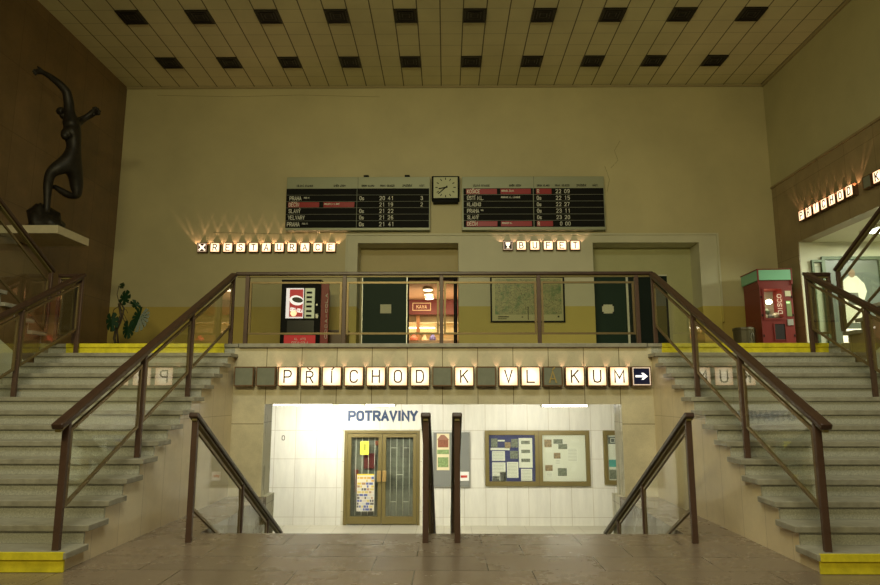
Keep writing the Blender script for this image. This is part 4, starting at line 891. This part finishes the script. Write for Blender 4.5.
# grey board with house picture
t = thing('notice_board', 'grey notice board with a house picture behind the middle railings', 'notice board', (.17, YB, -.66)); 
B('panel', mat('board_felt', (.22, .23, .21), .8), -.42, .42, -.02, 0, 0, 1.22, t)
MB().quad_frame([(-.42, -.005, 0), (.42, -.005, 0), (.42, -.005, 1.22), (-.42, -.005, 1.22)], .025, (0, -.025, 0)).build('frame', M_alu, t)
n_ = sheet('poster', 'cream poster with a brick house picture pinned on the grey board', -.02, .12, .29, .82, mat('poster_cream', (.78, .70, .45), .6), 'poster', yq=YB - .02)
print_(n_, -.12, .12, .10, .27, mat('brick_house', (.28, .10, .05), .6, var=.3, scale=20), 'house_walls'); MB().prism([(-.14, -.009, .27), (.14, -.009, .27), (.03, -.009, .38), (-.05, -.009, .38)], (0, -.003, 0)).build('house_roof', mat('roof_pr', (.35, .16, .10), .6), n_)
print_(n_, -.135, .135, -.05, .05, M_grn, 'lawn_picture'); print_(n_, -.12, .12, -.34, -.12, M_grn, 'garden_picture')
n_ = sheet('notice', 'small white card with red line at the lower right of grey board', .47, -.42, .20, .20, M_wht, yq=YB - .02); print_(n_, -.09, .06, -.03, .02, mat('pr_red', (.55, .06, .04), .5))
# bronze display cases
def case(label, X0, X1, Z0, Z1, split, backs):
    t = thing('display_case', label, 'display case', ((X0 + X1) / 2, YB, Z0)); cx = (X0 + X1) / 2; h_ = Z1 - Z0
    fr = MB(); xs = [X0 - cx] + [s_ - cx for s_ in split] + [X1 - cx]
    XX = [X0 - cx + .09] + [v for s_ in split for v in (s_ - cx - .085, s_ - cx + .085)] + [X1 - cx - .09]
    for q in range(0, len(XX), 2): fr.box(XX[q], XX[q + 1], -.075, 0, 0, .10); fr.box(XX[q], XX[q + 1], -.075, 0, h_ - .10, h_)
    fr.box(xs[0], xs[0] + .09, -.075, 0, 0, h_); fr.box(xs[-1] - .09, xs[-1], -.075, 0, 0, h_)
    for s_ in xs[1:-1]: fr.box(s_ - .085, s_ + .085, -.075, 0, 0, h_)
    fr.build('frame', M_brassd, t, bevel=.005)
    for i in range(len(xs) - 1):
        a = xs[i] + .06; b_ = xs[i + 1] - .06
        B('backing', backs[i], a, b_, -.015, 0, .08, h_ - .08, t); B('glass_pane', M_glass, a, b_, -.066, -.062, .08, h_ - .08, t)
    for s_ in xs[1:-1]: MB().box(s_ - .004, s_ + .004, -.079, -.075, 0, h_).build('door_gap', mat('gap', (.08, .05, .02), .5), t)
    return t
case('wide two-door bronze display case on the white wall right of the railings', .94, 3.32, -.63, .60, [2.16], [M_blu, mat('back_white', (.86, .86, .80), .7)])
case('narrow bronze display case partly hidden by the right pier', 3.64, 4.9, -.60, .60, [], [M_wht])
kx = 1 / 5.32 * .02357
def cs(x0, x1, y0, y1):   # measured sheet corners -> centre and size on the wall
    X = lambda v: .94 + (v - 42) * (2.38 / 568); Zf = lambda v: .60 - (v - 60) * (1.23 / 290)
    return (X(x0) + X(x1)) / 2, (Zf(y0) + Zf(y1)) / 2, X(x1) - X(x0), Zf(y0) - Zf(y1)
items = [((75, 110, 103, 150), 'ph', 'small photo at the top left corner of the blue case'), ((112, 150, 110, 118), 'w', 'thin white strip at the top of the blue case'), ((150, 182, 122, 155), 'ph2', 'brownish photo near the top of the blue case'),
         ((186, 222, 105, 150), 'ph', 'grey photo at upper middle of the blue case'), ((72, 176, 152, 164), 'w', 'long white strip under the photos of the blue case'), ((80, 150, 169, 220), 'w', 'white typed sheet at middle left of the blue case'),
         ((178, 222, 168, 210), 'ph', 'small photo right of the typed sheet in blue case'), ((80, 152, 228, 324), 'w', 'tall white sheet at the lower left of the blue case'), ((160, 222, 226, 308), 'w', 'white sheet at lower centre of the blue case'),
         ((82, 118, 300, 325), 'ph', 'dark photo at the bottom left of the blue case'), ((122, 156, 278, 325), 'ph', 'photo beside the bottom left photo in blue case'), ((226, 300, 100, 256), 'wcars', 'tall white sheet with three drawings in the blue case'),
         ((236, 296, 262, 324), 'wl', 'lined white sheet at the lower right of the blue case'),
         ((366, 406, 108, 148), 'ph2', 'reddish photo at top left of the white case'), ((372, 410, 152, 174), 'wl', 'small card under the top left photo of the white case'), ((416, 466, 106, 130), 'ph', 'wide blue-grey photo at top of the white case'),
         ((442, 490, 132, 158), 'ph', 'second wide photo slightly lower in the white case'), ((416, 452, 178, 208), 'ph2', 'reddish photo in the middle of the white case'), ((420, 456, 210, 240), 'wl', 'card below the middle photo of the white case'),
         ((368, 408, 242, 272), 'ph2', 'reddish photo at lower left of the white case'), ((372, 410, 275, 305), 'wl', 'card under the lower left photo of the white case'), ((436, 484, 258, 298), 'ph', 'landscape photo at bottom centre of the white case'),
         ((510, 556, 106, 124), 'wl', 'small caption at the top right of the white case'), ((490, 548, 150, 225), 'wl', 'faint typed sheet at the right of the white case'), ((514, 538, 234, 276), 'tilt', 'tilted small card at the lower right of the white case')]
for (bx_, kd, lab) in items:
    x, z, ww, hh = cs(*bx_); m_ = {'ph': M_photo, 'ph2': M_photo2}.get(kd, M_wht)
    n_ = sheet('pinned_sheet' if kd[0] != 'p' else 'photograph', lab, x, z, ww, hh, m_, 'notice' if kd[0] != 'p' else 'photo', 'sheets pinned in the display cases', yq=YB - .016, rot=.35 if kd == 'tilt' else 0)
    if kd in ('w', 'wl') and hh > .1:
        ln = MB(); zz = hh / 2 - .035
        while zz > -hh / 2 + .02: ln.box(-ww / 2 + .02, ww / 2 - .03, -.008, -.006, zz - .005, zz + .004); zz -= .032
        ln.build('print', mat('faint_print', (.52, .52, .48), .7), n_)
    if kd == 'wcars':
        for q in (.2, 0, -.2): print_(n_, -.10, .10, q - .035 + .03, q + .05 + .02, M_photo, 'drawing')
for (z0, z1, m_, lab) in ((.30, .46, mat('logo_card', (.10, .12, .12), .5), 'dark square logo card in the narrow display case'), (-.02, .26, M_wht, 'white sheet in the narrow display case'), (-.21, -.05, mat('teal_print', (.10, .40, .40), .5), 'turquoise picture in the narrow display case'), (-.48, -.27, M_photo, 'dark photo at the bottom of the narrow display case')):
    n_ = sheet('pinned_sheet', lab, 3.86, (z0 + z1) / 2, .20, z1 - z0, m_, 'notice', None, yq=YB - .016)
    if z1 == .46: MB().quad_frame([(-.045, 0, -.045), (.045, 0, -.045), (.045, 0, .045), (-.045, 0, .045)], .014, (0, -.004, 0)).build('ring_mark', M_wht, n_).location = (0, -.007, 0)
t = thing('number_plate', 'tiny oval number plate on the white marble left of the shop door', 'plate', (-3.70, YB, .43))
text('lettering', '0', .10, (0, -.006, 0), mat('plate_dark', (.12, .10, .06), .6), t)
# fluorescent fittings on the soffit
for (x0, x1, yy, lab) in ((-3.6, -2.3, 13.9, 'fluorescent fitting at the left end of the lower ceiling'), (-1.5, -.9, 12.6, 'short fluorescent fitting over the shop door'), (1.75, 2.62, 12.0, 'bright fluorescent fitting over the display cases')):
    t = thing('fluorescent_light', lab, 'ceiling light', ((x0 + x1) / 2, yy, 1.25), 0, 'fluorescent fittings of the lower hall'); a = (x1 - x0) / 2
    B('housing', M_white, -a, a, -.06, .06, -.03, 0, t); MB().tube([(-a + .03, 0, -.05), (a - .03, 0, -.05)], .018, 10).build('tube', M_tube, t); B('end_cap', M_white, -a, -a + .03, -.02, .02, -.07, -.03, t); B('end_cap', M_white, a - .03, a, -.02, .02, -.07, -.03, t)
